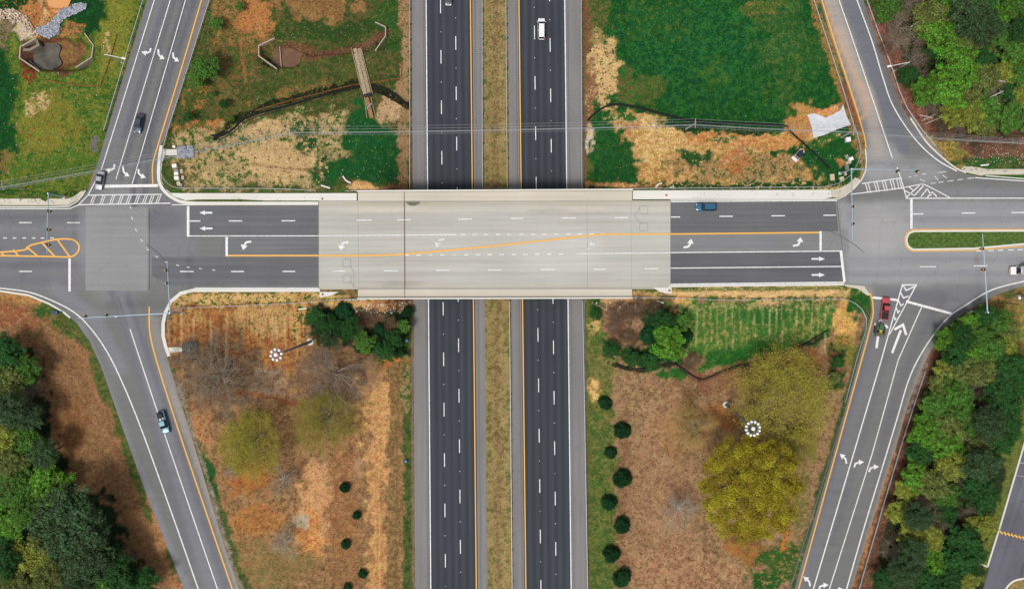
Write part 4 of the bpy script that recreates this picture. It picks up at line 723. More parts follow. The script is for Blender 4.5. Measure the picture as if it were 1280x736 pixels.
bc(solid_ribbon(MB(), [(447, 239.4), (790.5, 237.4)], 1.7, 0.95, -0.9), 'parapet', M_PAR)
bc(solid_ribbon(MB(), [(447, 373.2), (790.5, 372.2)], 1.7, 0.95, -0.9), 'parapet', M_PAR)
M_BEAM = mat('girder_concrete', (168, 164, 154), .9, var=.1)
for k in range(10):
    v = 244+k*13.9
    bc(solid_ribbon(MB(), [(505, v), (734, v-1)], 2.6, -0.36, -1.4), 'girder', M_BEAM)
for u in (503.5, 735.5):
    bc(solid_ribbon(MB(), [(u, 240.2), (u, 372)], 4, -0.36, -7.4), 'abutment', M_BEAM)
pc = (P(618.5, 306).x, 0)
mb = MB(); mb.box((pc[0], P(0, 306).y, -1.65), (1.1, 25, 0.5), bev=.03)
for v in (248, 277, 306, 335, 364): mb.tube((pc[0], P(0, v).y, -7.4), (pc[0], P(0, v).y, -1.5), 0.5, 0.5, 16)
bc(mb, 'pier', M_BEAM)
M_JOINT = mat('joint_steel', (120, 104, 92), .7)
bc(solid_ribbon(MB(), [(505.4, 240.5), (506, 371.8)], 0.9, 0.165, -0.1), 'expansion_joint', M_JOINT)
for u in (733.6, 788.6, 447.6): bc(solid_ribbon(MB(), [(u, 252), (u+.8, 361)], 0.4, 0.006, -0.05), 'expansion_joint', mat('thin_joint', (150, 146, 138)))
for p_, q_ in (((398.4, 251), (398.4, 361.5)),): bc(solid_ribbon(MB(), [p_, q_], 0.6, 0.007, -0.05), 'expansion_joint', mat('slab_edge', (140, 138, 134)))
mb = MB(); mb.poly([P(*q)[:2] for q in smooth([(506.8, 251.6), (509, 254.6), (513, 257), (519, 257), (524, 254.6), (526, 251.6)], 3)], 0.008); bc(mb, 'drain_stain', mat('dark_stain', (112, 108, 98), var=.3))
for (u, v) in ((403, 248.6), (833, 244)):
    t = MB().tube((*P(u, v)[:2], 0.10), (*P(u, v)[:2], 0.135), 0.28, 0.28, 14).build('manhole_cover', mat('rusty_cover', (160, 106, 66), .8)); tag(t, ('rusty round cover set in the white sidewalk %s of the bridge' % ('west' if u < 600 else 'east')), 'manhole cover')
for (u, v, s, pts) in ((403.6, 367.7, 'west', [(399.5, 364.8), (424, 364.8), (412, 370), (399.5, 371.5)]), (836.6, 363, 'east', [(816, 359.4), (839.5, 359.2), (839.5, 366.8), (832, 366.8), (824, 364)])):
    slab('white_corner_slab', pts, M_CONC, 0.13)
    t = MB().tube((*P(u, v)[:2], 0.10), (*P(u, v)[:2], 0.145), 0.28, 0.28, 14).build('manhole_cover', mat('rusty_cover2', (150, 96, 66), .8)); tag(t, ('rusty round cover in the white wedge slab south %s of the bridge' % s), 'manhole cover')
# slots of saw-cut loops in the deck
def loop_cut(cu, cv, s=5):
    pts = [(cu-s+1.5, cv-s), (cu+s-1.5, cv-s), (cu+s, cv-s+1.5), (cu+s, cv+s-1.5), (cu+s-1.5, cv+s), (cu-s+1.5, cv+s), (cu-s, cv+s-1.5), (cu-s, cv-s+1.5)]
    return list(zip(pts, pts[1:]+[pts[0]]))
M_SAW = mat('saw_cut', (142, 148, 150))
for cuts in (loop_cut(433.5, 329), loop_cut(433.7, 348.5), loop_cut(804.6, 262.8), loop_cut(804.4, 283.8), [((438.5, 333), (442.5, 341)), ((442.5, 341), (442.5, 360)), ((438, 352), (442, 358))], [((799.5, 259), (793, 269.5)), ((793, 269.5), (801, 279))]):
    o = segs('detector_loop_cut', cuts, 0.45, M_SAW, None); o.parent = br; o.location = -br.location
def bm_(o):
    for q in (o if isinstance(o, list) else [o]): q.parent = br; q.location = -br.location
    return o
def segs_each(name, lst, wd, m): return [segs(name, [t], wd, m, None) for t in lst]
bm_(line('lane_line', [(398, 294.8), (570, 293.4)], 1.1, W, None)); bm_(segs_each('dotted_lane_dash', [((x, 293.4-(x-570)*.006), (x+5.5, 293.3-(x-570)*.006)) for x in np.arange(576, 752, 14.6)], 1.2, W))
bm_(segs_each('lane_dash', [((446, 275.4), (465, 275.2)), ((496.5, 275), (513.5, 274.6)), ((573, 274), (590, 273.8)), ((638, 273.1), (654, 273)), ((702, 272.6), (720, 272.5)), ((768, 272.1), (785, 271.9)), ((416, 338.8), (433, 338.8)), ((480, 338.4), (498, 338.3)), ((545, 337.8), (562.5, 337.6)), ((610, 337.4), (627, 337.2)), ((676, 336.9), (693, 336.7)), ((742, 336.6), (758, 336.4)), ((806, 335.8), (822.5, 335.6))], 1.2, W))
bm_(line('yellow_lane_line', [(398, 319.5)]+smooth([(399, 319.5), (460, 319.4), (505, 317.6), (600, 309.2), (650, 304), (737, 294.4), (756, 292.8)], 5)+[(838, 292.6)], 2.0, Y_, None))
bm_(segs_each('dotted_lane_dash', [((x, 319-(x-506)*.007), (x+5.5, 318.9-(x-506)*.007)) for x in np.arange(506, 712, 14.8)], 1.2, W)); bm_(line('lane_line', [(720, 317.2), (838, 315.9)], 1.1, W, None))
bm_(hook(121.6, 0.6, None)); bm_(hook(242, -3, None, M_WORN)); bm_(hook2(-123, 2.5, None, M_WORN))
bm_(segs('shoulder_seam', [((448, 252.5), (838, 251.8)), ((447, 360.4), (838, 359.6))], 0.5, mat('seam', (158, 154, 144)), None))

# ------------------------------------------------------------------ rails and fences
M_STEEL = mat('galvanised_steel', (196, 202, 208), .45, .35, var=.08)
M_POST = mat('dark_post', (88, 84, 80), .8)
M_DSTEEL = mat('weathered_steel', (140, 144, 146), .5, .3, var=.12)
def guardrail(pts, label, zfn=None, step=3.8, h=0.7, m=None, group=None):
    """W-beam rail on posts along photo-pixel points"""
    if zfn is None: W3 = [Vector(G(u, v)) for u, v in pts]
    else: W3 = [P(u, v, zfn) for u, v in pts]
    rs = resample([tuple(p) for p in W3], 1.9 if zfn is None else 3.8)
    zz = height(rs[:, 0], rs[:, 1]) if zfn is None else np.full(len(rs), zfn)
    root = empty('guardrail', (rs[0, 0], rs[0, 1], zz[0]), 0, label, 'guardrail', group)
    o0 = Vector(root.location); mb = MB(); r = ribbon2d(rs[:, :2], 0.10); prof = [(0, -.16), (0, .16), (1, .16), (1, .05), (.45, 0), (1, -.05), (1, -.16)]
    rows = []
    for i, (a0, b0) in enumerate(r):
        rows.append([mb.bm.verts.new((a0[0]+(b0[0]-a0[0])*s-o0.x, a0[1]+(b0[1]-a0[1])*s-o0.y, zz[i]+h+t-o0.z)) for s, t in prof])
    for p, q in zip(rows, rows[1:]):
        for i in range(len(prof)): mb.bm.faces.new((p[i], q[i], q[(i+1) % len(prof)], p[(i+1) % len(prof)]))
    mb.bm.faces.new(rows[0]); mb.bm.faces.new(rows[-1][::-1])
    mb.build('rail', m or M_STEEL, root)
    pm = MB().box((0, 0, 0.25), (0.16, 0.18, 1.3), bev=.01); po = pm.build('post', M_POST, root); first = True
    ps = resample([tuple(p) for p in rs], step)
    n_, sgn = 0, 1
    for p in ps[:95]:
        z = (float(height(p[0:1], p[1:2])[0]) if zfn is None else zfn)
        q = po if first else po.copy()
        if not first: C.objects.link(q); q.parent = root
        first = False; q.location = (p[0]+0.14-o0.x, p[1]-o0.y, z-o0.z)
    return root
gv = lambda u0, u1, a_=-25, b_=765: [(hl(u0, u1, v), v) for v in (a_, b_)]
guardrail(gv(512.6, 512.9, -25, 238), 'steel guardrail on the outer edge of the southbound motorway north of the bridge', ZH)
guardrail(gv(602.8, 603.8, -25, 236), 'steel guardrail between southbound shoulder and median north of the bridge', ZH)
guardrail(gv(632.4, 637.6, -25, 236), 'steel guardrail on the east side of the grassy median north of the bridge', ZH)
guardrail(gv(633.2, 640.2, 376, 765), 'steel guardrail on the east side of the grassy median south of the bridge', ZH)
guardrail(gv(726.4, 728.5, -25, 236), 'steel guardrail right of the northbound shoulder north of the bridge', ZH)
guardrail([(727.6+.3, 376)]+[(734.9, 765)], 'long steel guardrail right of the northbound shoulder south of the bridge', ZH)
guardrail([(191, -30), (181, 0), (165, 52), (131.5, 164)], 'steel guardrail on the left verge of the northwest ramp')
guardrail([(271, -25), (263.8, 0), (233.5, 95), (211, 165), (206, 184)], 'steel guardrail on the right verge of the northwest ramp')
guardrail([(1007, -25), (1015.5, 0), (1036, 62), (1054, 118), (1066, 158), (1068, 166)], 'steel guardrail on the left verge of the northeast ramp')
guardrail([(1073, -25), (1081.5, 0), (1096, 40), (1112, 82), (1123, 115), (1131, 134), (1150, 162), (1168.5, 184)], 'curved steel guardrail along the right verge of the northeast ramp')
guardrail([(1155, 463), (1140, 508), (1125, 555), (1099, 642), (1072, 736), (1064, 764)], 'steel guardrail between the southeast ramp and the right wood')
M_LINK = bpy.data.materials.new('chain_link_wire'); M_LINK.use_nodes = True
_n, _l = M_LINK.node_tree.nodes, M_LINK.node_tree.links
_b = _n['Principled BSDF']; _b.inputs['Base Color'].default_value = (.35, .37, .38, 1); _b.inputs['Metallic'].default_value = .4
_tc = _n.new('ShaderNodeTexCoord'); _v = _n.new('ShaderNodeTexVoronoi'); _v.feature = 'DISTANCE_TO_EDGE'; _v.inputs['Scale'].default_value = 14; _v.inputs['Randomness'].default_value = .1
_l.new(_tc.outputs['Object'], _v.inputs['Vector']); _m = _n.new('ShaderNodeMath'); _m.operation = 'LESS_THAN'; _m.inputs[1].default_value = .06; _l.new(_v.outputs[0], _m.inputs[0]); _l.new(_m.outputs[0], _b.inputs['Alpha'])
def fence(pts, label, step=3.0, h=1.25, m=None, link_=True, name='chain_link_fence', cat='fence', rr=0.055):
    W3 = [tuple(G(u, v)) for u, v in pts]; rs = resample(W3, 1.2); zz = height(rs[:, 0], rs[:, 1]); m = m or M_STEEL
    root = empty(name, (rs[0, 0], rs[0, 1], zz[0]), 0, label, cat); o0 = np.array([rs[0, 0], rs[0, 1], zz[0]])
    mb = MB(); top = [tuple(np.array([p[0], p[1], z+h])-o0) for p, z in zip(rs, zz)]; mb.path(top, rr, 6); mb.build('top_rail', m, root)
    if link_:
        mb = MB()
        for i in range(len(rs)-1):
            a_, b_ = np.array([rs[i, 0], rs[i, 1], zz[i]])-o0, np.array([rs[i+1, 0], rs[i+1, 1], zz[i+1]])-o0
            mb.quad([tuple(a_), tuple(b_), tuple(b_+[0, 0, h]), tuple(a_+[0, 0, h])])
        mb.build('wire_mesh', M_LINK, root)
    po = MB().tube((0, 0, -.3), (0, 0, h+.05), .045, .045, 8).build('post', m, root)
    for i, p in enumerate(resample(W3, step)[:95]):
        q = po if i == 0 else po.copy()
        if i: C.objects.link(q); q.parent = root
        q.location = (p[0]-o0[0], p[1]-o0[1], float(height(p[0:1], p[1:2])[0])-o0[2])
    return root
fence(smooth([(206, 188), (203.5, 203), (204.5, 219), (213, 231), (224, 235.8), (240, 236.2)], 4)+[(330, 236.4), (360, 237), (385, 238.5), (396, 239.6)], 'pale railing curving around the northwest quadrant corner behind the sidewalk')
fence([(215, 425), (212.5, 405), (213, 393), (219, 388), (230, 384.6), (289, 382.5), (370, 379), (419, 374.6), (446, 373.8)], 'chain link fence around the top of the southwest quadrant')
fence([(792, 236.4), (900, 235.6), (1030, 234.2), (1046, 230), (1060, 221), (1069, 207), (1073.5, 190), (1071, 176), (1066, 160)], 'chain link fence curving around the corner of the northeast quadrant')
fence([(790, 371.5), (835, 372.2), (900, 375), (985, 374.4), (1050, 373.5), (1064, 377), (1075, 386), (1081, 400), (1079.5, 413), (1069, 445), (1054, 502)], 'chain link fence curving around the top corner of the southeast quadrant')
fence([(1051, 520), (1040, 555), (1022, 615), (1000, 685), (983, 740), (977, 762)], 'low dark wire fence between the yellow trees and the southeast ramp', 2.4, m=M_DSTEEL, rr=.05)
for pts, lb in (([(432, 239.4), (452, 238.6)], 'northwest'), ([(430, 374.8), (458, 374.6)], 'southwest'), ([(786, 236.0), (806, 236.2)], 'northeast'), ([(782, 372.8), (812, 372)], 'southeast')):
    o = guardrail(pts, 'short bridge end guardrail beside the %s corner of the bridge' % lb, None, 0.9)
M_SILT = mat('black_silt_fabric', (22, 24, 24), .9, var=.2)
M_ORF = mat('orange_mesh_fabric', (176, 112, 66), .9, var=.25)
def silt(pts, label, m=M_SILT, h=0.6, lean=0.45, name='silt_fence', cat='silt fence'):
    W3 = [tuple(G(u, v)) for u, v in pts]; rs = resample(W3, 0.6); zz = height(rs[:, 0], rs[:, 1]); root = empty(name, (rs[0, 0], rs[0, 1], zz[0]), 0, label, cat)
    o0 = root.location; mb = MB(); r = ribbon2d(rs[:, :2], lean*2); rows = []
    for i, (a0, b0) in enumerate(r):
        c_ = rs[i]; j = (fbm(c_[0], c_[1], 1.3, 2)-.5)*.5
        rows.append([mb.bm.verts.new((c_[0]-o0.x, c_[1]-o0.y, zz[i]-.05-o0.z)), mb.bm.verts.new(((c_[0]+a0[0])/2-o0.x, (c_[1]+a0[1])/2-o0.y, zz[i]+h*(.5+j)-o0.z)), mb.bm.verts.new((a0[0]-o0.x, a0[1]-o0.y, zz[i]+h*(.8+j)-o0.z)), mb.bm.verts.new((b0[0]-o0.x, b0[1]-o0.y, zz[i]+.03-o0.z))])
    for p, q in zip(rows, rows[1:]):
        for i in range(3): mb.bm.faces.new((p[i], q[i], q[i+1], p[i+1])) if i < 2 else mb.bm.faces.new((p[0], p[3], q[3], q[0]))
    mb.build('fabric', m, root); po = MB().box((0, 0, .35), (.06, .06, .8)).build('stake', M_POST, root)
    for i, p in enumerate(resample(W3, 2.4)[:60]):
        q = po if i == 0 else po.copy()
        if i: C.objects.link(q); q.parent = root
        q.location = (p[0]-o0.x, p[1]-o0.y, float(height(p[0:1], p[1:2])[0])-o0.z)
    return root
silt(smooth([(265, 171), (278, 171), (292, 163), (305, 151), (325, 143), (360, 134), (400, 122), (440, 112), (452, 110)], 4), 'black silt fence winding across the northwest quadrant left of the timber track')
silt(smooth([(464, 109), (478, 111), (495, 121), (510, 135)], 4), 'short black silt fence between the timber track and the motorway')
silt(smooth([(464, 114), (480, 120), (498, 130), (508, 137)], 4), 'second black silt fence strip below the short one by the motorway', lean=.25)
silt(smooth([(735, 152), (748, 140), (768, 132), (800, 137), (830, 145), (862, 152), (900, 156), (950, 157), (985, 160)], 4), 'long black silt fence along the foot of the dark green field')
silt([(984, 163), (1003, 180), (1036, 211)], 'straight black silt fence below the white concrete apron', lean=.3)
silt(smooth([(768, 455), (785, 461), (805, 462), (835, 455), (848, 459), (866, 471), (880, 475), (900, 466), (920, 459), (950, 451), (985, 440), (1010, 428), (1034, 414)], 4), 'black silt fence winding across the southeast quadrant below the straw field', lean=.35)
silt(smooth([(318, 139), (360, 127), (400, 117), (440, 107), (452, 106)], 4), 'orange mesh strip running behind the black silt fence', M_ORF, .4, .1, 'mesh_barrier', 'barrier')
silt([(463, 104), (502, 98), (503, 76)], 'orange mesh strip between timber track and motorway', M_ORF, .4, .1, 'mesh_barrier', 'barrier')
silt([(59, 101), (90, 106), (126, 109), (136, 82), (147, 44)], 'angular orange mesh barrier on the grass beside the northwest basin', M_ORF, .4, .1, 'mesh_barrier', 'barrier')
silt([(985, 650), (980, 672)], 'short orange mesh strip beside the wire fence', M_ORF, .5, .3, 'mesh_barrier', 'barrier')

# ------------------------------------------------------------------ drainage basins, aprons, riprap
M_WALL = mat('wall_concrete', (178, 164, 146), .9, var=.12, bump=.2)
M_WDARK = mat('stained_concrete', (140, 126, 112), .9, var=.2, bump=.2)
def wall(pts, name, label, cat, top, bot, wd=2.0, m=None, parent=None):
    o = MB(); r = solid_ribbon(o, pts, wd, top, bot, (top+bot)/2 if top < -1 else 0); o = o.build(name, m or M_WALL, parent)
    if label: tag(o, label, cat)
    return o
z1 = 0.25
wall([(46, 48), (26, 59), (25, 73), (50, 90)], 'basin_headwall', 'angled concrete headwall on the left side of the northwest basin', 'retaining wall', z1, -3.0, 1.6)
wall([(106, 42), (117, 57), (115, 72), (95, 85)], 'basin_endwall', 'thin angled concrete wall on the right side of the northwest basin', 'retaining wall', z1, -3.0, 1.3)
wall([(44.5, 50), (47, 56), (36, 62), (29, 62), (28, 60)], 'basin_wing_slab', 'sloping stained concrete wing beside the basin headwall', 'retaining wall', -0.25, -3.0, 3.0, M_WDARK)
wall([(34, 75), (48, 88)], 'basin_apron', 'stained concrete step inside the northwest basin headwall', 'retaining wall', -0.8, -3.0, 1.3, M_WDARK)
M_WATER = mat('murky_water', (92, 86, 76), .2, var=.5, scale=.3, spec=.5)
wt = MB(); wt.poly([P(u, v, -1.7)[:2] for u, v in smooth([(30, 62), (44, 55), (58, 51), (70, 53), (76, 60), (73, 70), (77, 80), (66, 87), (52, 91), (36, 78), (30, 62)], 3)[:-1]], -1.72)
tag(wt.build('basin_water', M_WATER), kind='structure')
wt = MB(); wt.poly([P(u, v, -0.6)[:2] for u, v in smooth([(58, -12), (60, 6), (70, 12), (82, 11), (88, 0), (88, -14)], 3)], -0.75)
tag(wt.build('muddy_pond', mat('muddy_water', (222, 160, 104), .3, var=.06, scale=.2)), kind='structure')
zb = hz(*G(352, 72)[:2])
def zwall(pts, name, label, top, bot, wd, m=None):
    mb = MB(); zm = zb; solid_ribbon(mb, pts, wd, top, bot, zm); tag(mb.build(name, m or M_WALL), label, 'retaining wall')
zwall([(347, 52), (327.5, 61.5), (327.5, 74), (350, 90)], 'culvert_headwall', 'angled concrete culvert headwall at the left end of the muddy ditch', max(hz(*G(u_, v_)[:2]) for u_, v_ in ((320, 67), (322, 58), (344, 46)))+.25, zb-1, 1.4)
zwall([(350.6, 59), (352.6, 86)], 'ditch_weir', 'thin concrete weir across the muddy ditch basin', zb+.7, zb-1, .9)
zc = hz(*G(478, 55)[:2])
mb = MB(); solid_ribbon(mb, [(470, 30), (483, 36), (483, 47), (470, 66)], 1.2, zc+1.4, zc-1.5, zc); tag(mb.build('culvert_headwall', M_WALL), 'angled concrete culvert headwall where the ditch meets the motorway verge', 'retaining wall')
wt = MB(); wt.poly([P(u, v, zb+.2)[:2] for u, v in [(328, 63), (345, 60), (366, 61), (378, 67), (386, 71), (378, 77), (364, 86), (352, 86), (330, 72)]], zb+.25)
tag(wt.build('ditch_water', mat('brown_water', (116, 84, 62), .25, var=.2, scale=.3)), kind='structure')
def rocks(poly, n, s0, s1, label, m, name='riprap', hgt=0.15):
    us = [q[0] for q in poly]; vs = [q[1] for q in poly]; pts = []
    while len(pts) < n:
        u, v = random.uniform(min(us), max(us)), random.uniform(min(vs), max(vs))
        if inside(np.array([u]), np.array([v]), poly)[0]: pts.append((u, v))
    zc_ = hz(*G(sum(us)/len(us), sum(vs)/len(vs))[:2]); W3 = np.array([tuple(P(u, v, zc_)) for u, v in pts]); zz = height(W3[:, 0], W3[:, 1])
    base = bmesh.new(); bmesh.ops.create_icosphere(base, subdivisions=1, radius=1); bv = np.array([v.co[:] for v in base.verts]); bf = np.array([[v.index for v in f.verts] for f in base.faces]); base.free()
    V_, F_ = [], []
    for i, (p, z) in enumerate(zip(W3, zz)):
        s = random.uniform(s0, s1); q = bv*(1+RNG.uniform(-.3, .3, (len(bv), 1)))*np.array([s, s*random.uniform(.6, 1), s*random.uniform(.5, .8)])
        a_ = random.uniform(0, 6.28); q = q@np.array([[math.cos(a_), math.sin(a_), 0], [-math.sin(a_), math.cos(a_), 0], [0, 0, 1]])
        V_.append(q+[p[0], p[1], z+hgt+random.uniform(0, .15)]); F_.append(bf+i*len(bv))
    o = link(name, mesh_np(name, np.concatenate(V_), np.concatenate(F_), m)); tag(o, label, 'stones', kind='stuff'); return o
M_ROCK = mat('grey_riprap', (158, 162, 172), .9, var=.15, island=.45); M_ROCK2 = mat('tan_rubble', (204, 184, 160), .9, var=.15, island=.4); M_ROCKD = mat('dark_riprap', (118, 116, 114), .9, var=.15, island=.45)
rocks([(46, 36), (60, 32), (70, 22), (78, 12), (100, 4), (109, 6), (106, 12), (84, 22), (75, 30), (74, 42), (62, 48), (48, 42)], 900, .18, .42, 'grey riprap stones spilling down to the northwest basin', M_ROCK)
rocks([(0, 12), (14, 10), (34, 20), (42, 34), (50, 45), (42, 46), (28, 30), (12, 25), (0, 22)], 260, .1, .32, 'pale rubble scattered along the bank above the basin', M_ROCK2)
rocks([(222, 183.5), (241, 183), (242, 197), (223, 197.5)], 330, .18, .36, 'grey riprap pad at the end of the northwest concrete flume', M_ROCK)
rocks([(228.5, 428.5), (247, 427), (248, 441), (229, 442)], 300, .18, .34, 'dark riprap pad at the end of the southwest concrete flume', M_ROCKD)
o = slab('concrete_flume', [(205.5, 186.6), (221.5, 187), (221.5, 194), (205, 194.4)], M_CONC, .02); del o['kind']; tag(o, 'pale concrete drain flume leading to the northwest riprap pad', 'drain')
o = slab('concrete_flume', [(207, 434.4), (227.5, 433.6), (227.5, 439.4), (209, 441)], M_CONC, .02); del o['kind']; tag(o, 'pale concrete drain flume leading to the southwest riprap pad', 'drain')
def draped(name, poly, m, label, cat, th=.08, n=14):
    """thin sheet following the ground"""
    us = [q[0] for q in poly]; vs = [q[1] for q in poly]; z0 = hz(*G(sum(us)/len(us), sum(vs)/len(vs))[:2])
    bm = bmesh.new(); bm.faces.new([bm.verts.new(P(u, v, z0)) for u, v in poly]); bmesh.ops.triangulate(bm, faces=bm.faces[:])
    for u in np.arange(min(us)+2, max(us), 3): bmesh.ops.bisect_plane(bm, geom=bm.verts[:]+bm.edges[:]+bm.faces[:], plane_co=P(u, 0, z0), plane_no=(1, 0, 0))
    for v in np.arange(min(vs)+2, max(vs), 3): bmesh.ops.bisect_plane(bm, geom=bm.verts[:]+bm.edges[:]+bm.faces[:], plane_co=P(0, v, z0), plane_no=(0, 1, 0))
    for v in bm.verts: v.co.z = hz(v.co.x, v.co.y)+th+.06
    be = [e_ for e_ in bm.edges if e_.is_boundary]; r = bmesh.ops.extrude_edge_only(bm, edges=be); bmesh.ops.translate(bm, verts=[g for g in r['geom'] if isinstance(g, bmesh.types.BMVert)], vec=(0, 0, -.3))
    me = bpy.data.meshes.new(name); bm.to_mesh(me); bm.free(); me.materials.append(m); return tag(link(name, me), label, cat)
draped('concrete_apron', [(1010, 143), (1018, 141.5), (1032, 147.5), (1042, 143), (1050, 138), (1053, 131), (1057, 145), (1063, 156.5), (1046, 162), (1030, 169), (1018, 172), (1016, 160)], mat('washed_concrete', (206, 208, 214), .8, var=.1, scale=.8), 'large whitish sheet over the orange soil beside the northeast ramp', 'ground sheet', .1)
# timber mat track
tk = [(440, 62), (449, 62), (455, 90), (460, 112), (466, 136), (469, 147), (459, 149), (453, 125), (446, 98)]
t0 = G(454, 105)
root = empty('timber_track', t0, 0, 'pale weathered timber track crossing the ditch and silt fence', 'timber track')
def gz(u, v): p = G(u, v); return p
for k, (p0, p1, wd, m_) in enumerate([((443.6, 61), (456.6, 118), 4.9, mat('weathered_plank', (176, 158, 130), .9, var=.3, scale=4)), ((448.8, 61), (461.8, 118), 4.9, mat('weathered_plank2', (166, 148, 120), .9, var=.3, scale=4)), ((458, 122), (465, 148), 5.2, mat('red_planks', (170, 118, 84), .9, var=.3, scale=4))]):
    a_, b_ = gz(*p0), gz(*p1); mb = MB(); n_ = 16
    for i in range(n_):
        c_ = a_.lerp(b_, (i+.5)/n_); zc_ = hz(c_.x, c_.y); d_ = b_-a_
        mb.box((c_.x-t0.x, c_.y-t0.y, zc_+.22-t0.z), (wd*.19, d_.length/n_*.93, .14), rz=math.atan2(d_.y, d_.x)-math.pi/2+random.uniform(-.05, .05))
    mb.build('timber_mat', m_, root)
for i, (p0, p1) in enumerate([((439.5, 60), (452, 112)), ((452, 60), (466, 118)), ((456, 122), (459, 148)), ((464, 122), (470, 147))]):
    a_, b_ = gz(*p0), gz(*p1); mb = MB(); mb.path([(q[0]-t0.x, q[1]-t0.y, hz(q[0], q[1])+.3-t0.z) for q in resample([tuple(a_), tuple(b_)], 1.5)], .09, 6); mb.build('side_log', mat('log', (178, 160, 130), .9), root)
a_, b_ = gz(456, 121), gz(463.5, 118.5); MB().tube(a_+Vector((0, 0, .55))-t0, b_+Vector((0, 0, .55))-t0, .42, .42, 14).build('pipe', mat('dark_pipe', (44, 46, 50), .5), root)
a_, b_ = gz(459, 137), gz(465, 130); MB().tube(a_+Vector((0, 0, .5))-t0, b_+Vector((0, 0, .5))-t0, .22, .22, 10).build('pole', mat('grey_pole', (150, 156, 168), .5), root)

# ------------------------------------------------------------------ vehicles
M_GLASS = mat('car_glass', (14, 22, 30), .12, spec=.6, var=.02)
M_TYRE = mat('tyre_rubber', (26, 26, 28), .85, var=.05); M_RIM = mat('wheel_rim', (170, 172, 176), .35, .6, var=.03)
M_LAMP = mat('headlight_glass', (235, 238, 240), .15, var=.02); M_TAIL = mat('taillight_red', (170, 30, 28), .25, var=.02); M_BLK = mat('black_plastic', (30, 31, 33), .6, var=.05)
def car_paint(name, col, metal=.25):
    m = mat(name, col, .28, metal, var=.02); m.node_tree.nodes['Principled BSDF'].inputs['Coat Weight'].default_value = .5; return m
def loft(stations, seg=None):
    """stations: (y, half width, z bottom, z top, crown) -> closed body"""
    mb = MB(); prof = [(-.86, 0), (-1, .22), (-1, .62), (-.94, .86), (-.80, .97), (-.4, 1.0), (.4, 1.0), (.80, .97), (.94, .86), (1, .62), (1, .22), (.86, 0)]
    rows = [[mb.bm.verts.new((px*hw, y, zb+(zt-zb)*pz)) for px, pz in prof] for y, hw, zb, zt in stations]
    for p, q in zip(rows, rows[1:]):
        for i in range(len(prof)): j = (i+1) % len(prof); mb.bm.faces.new((p[i], p[j], q[j], q[i]))
    mb.bm.faces.new(rows[0]); mb.bm.faces.new(rows[-1][::-1]); return mb
def frustum(mb, base, top, z0, z1_):
    b = [mb.bm.verts.new((x, y, z0)) for x, y in base]; t = [mb.bm.verts.new((x, y, z1_)) for x, y in top]
    for i in range(4): j = (i+1) % 4; mb.bm.faces.new((b[i], b[j], t[j], t[i]))
    mb.bm.faces.new(t); mb.bm.faces.new(b[::-1])
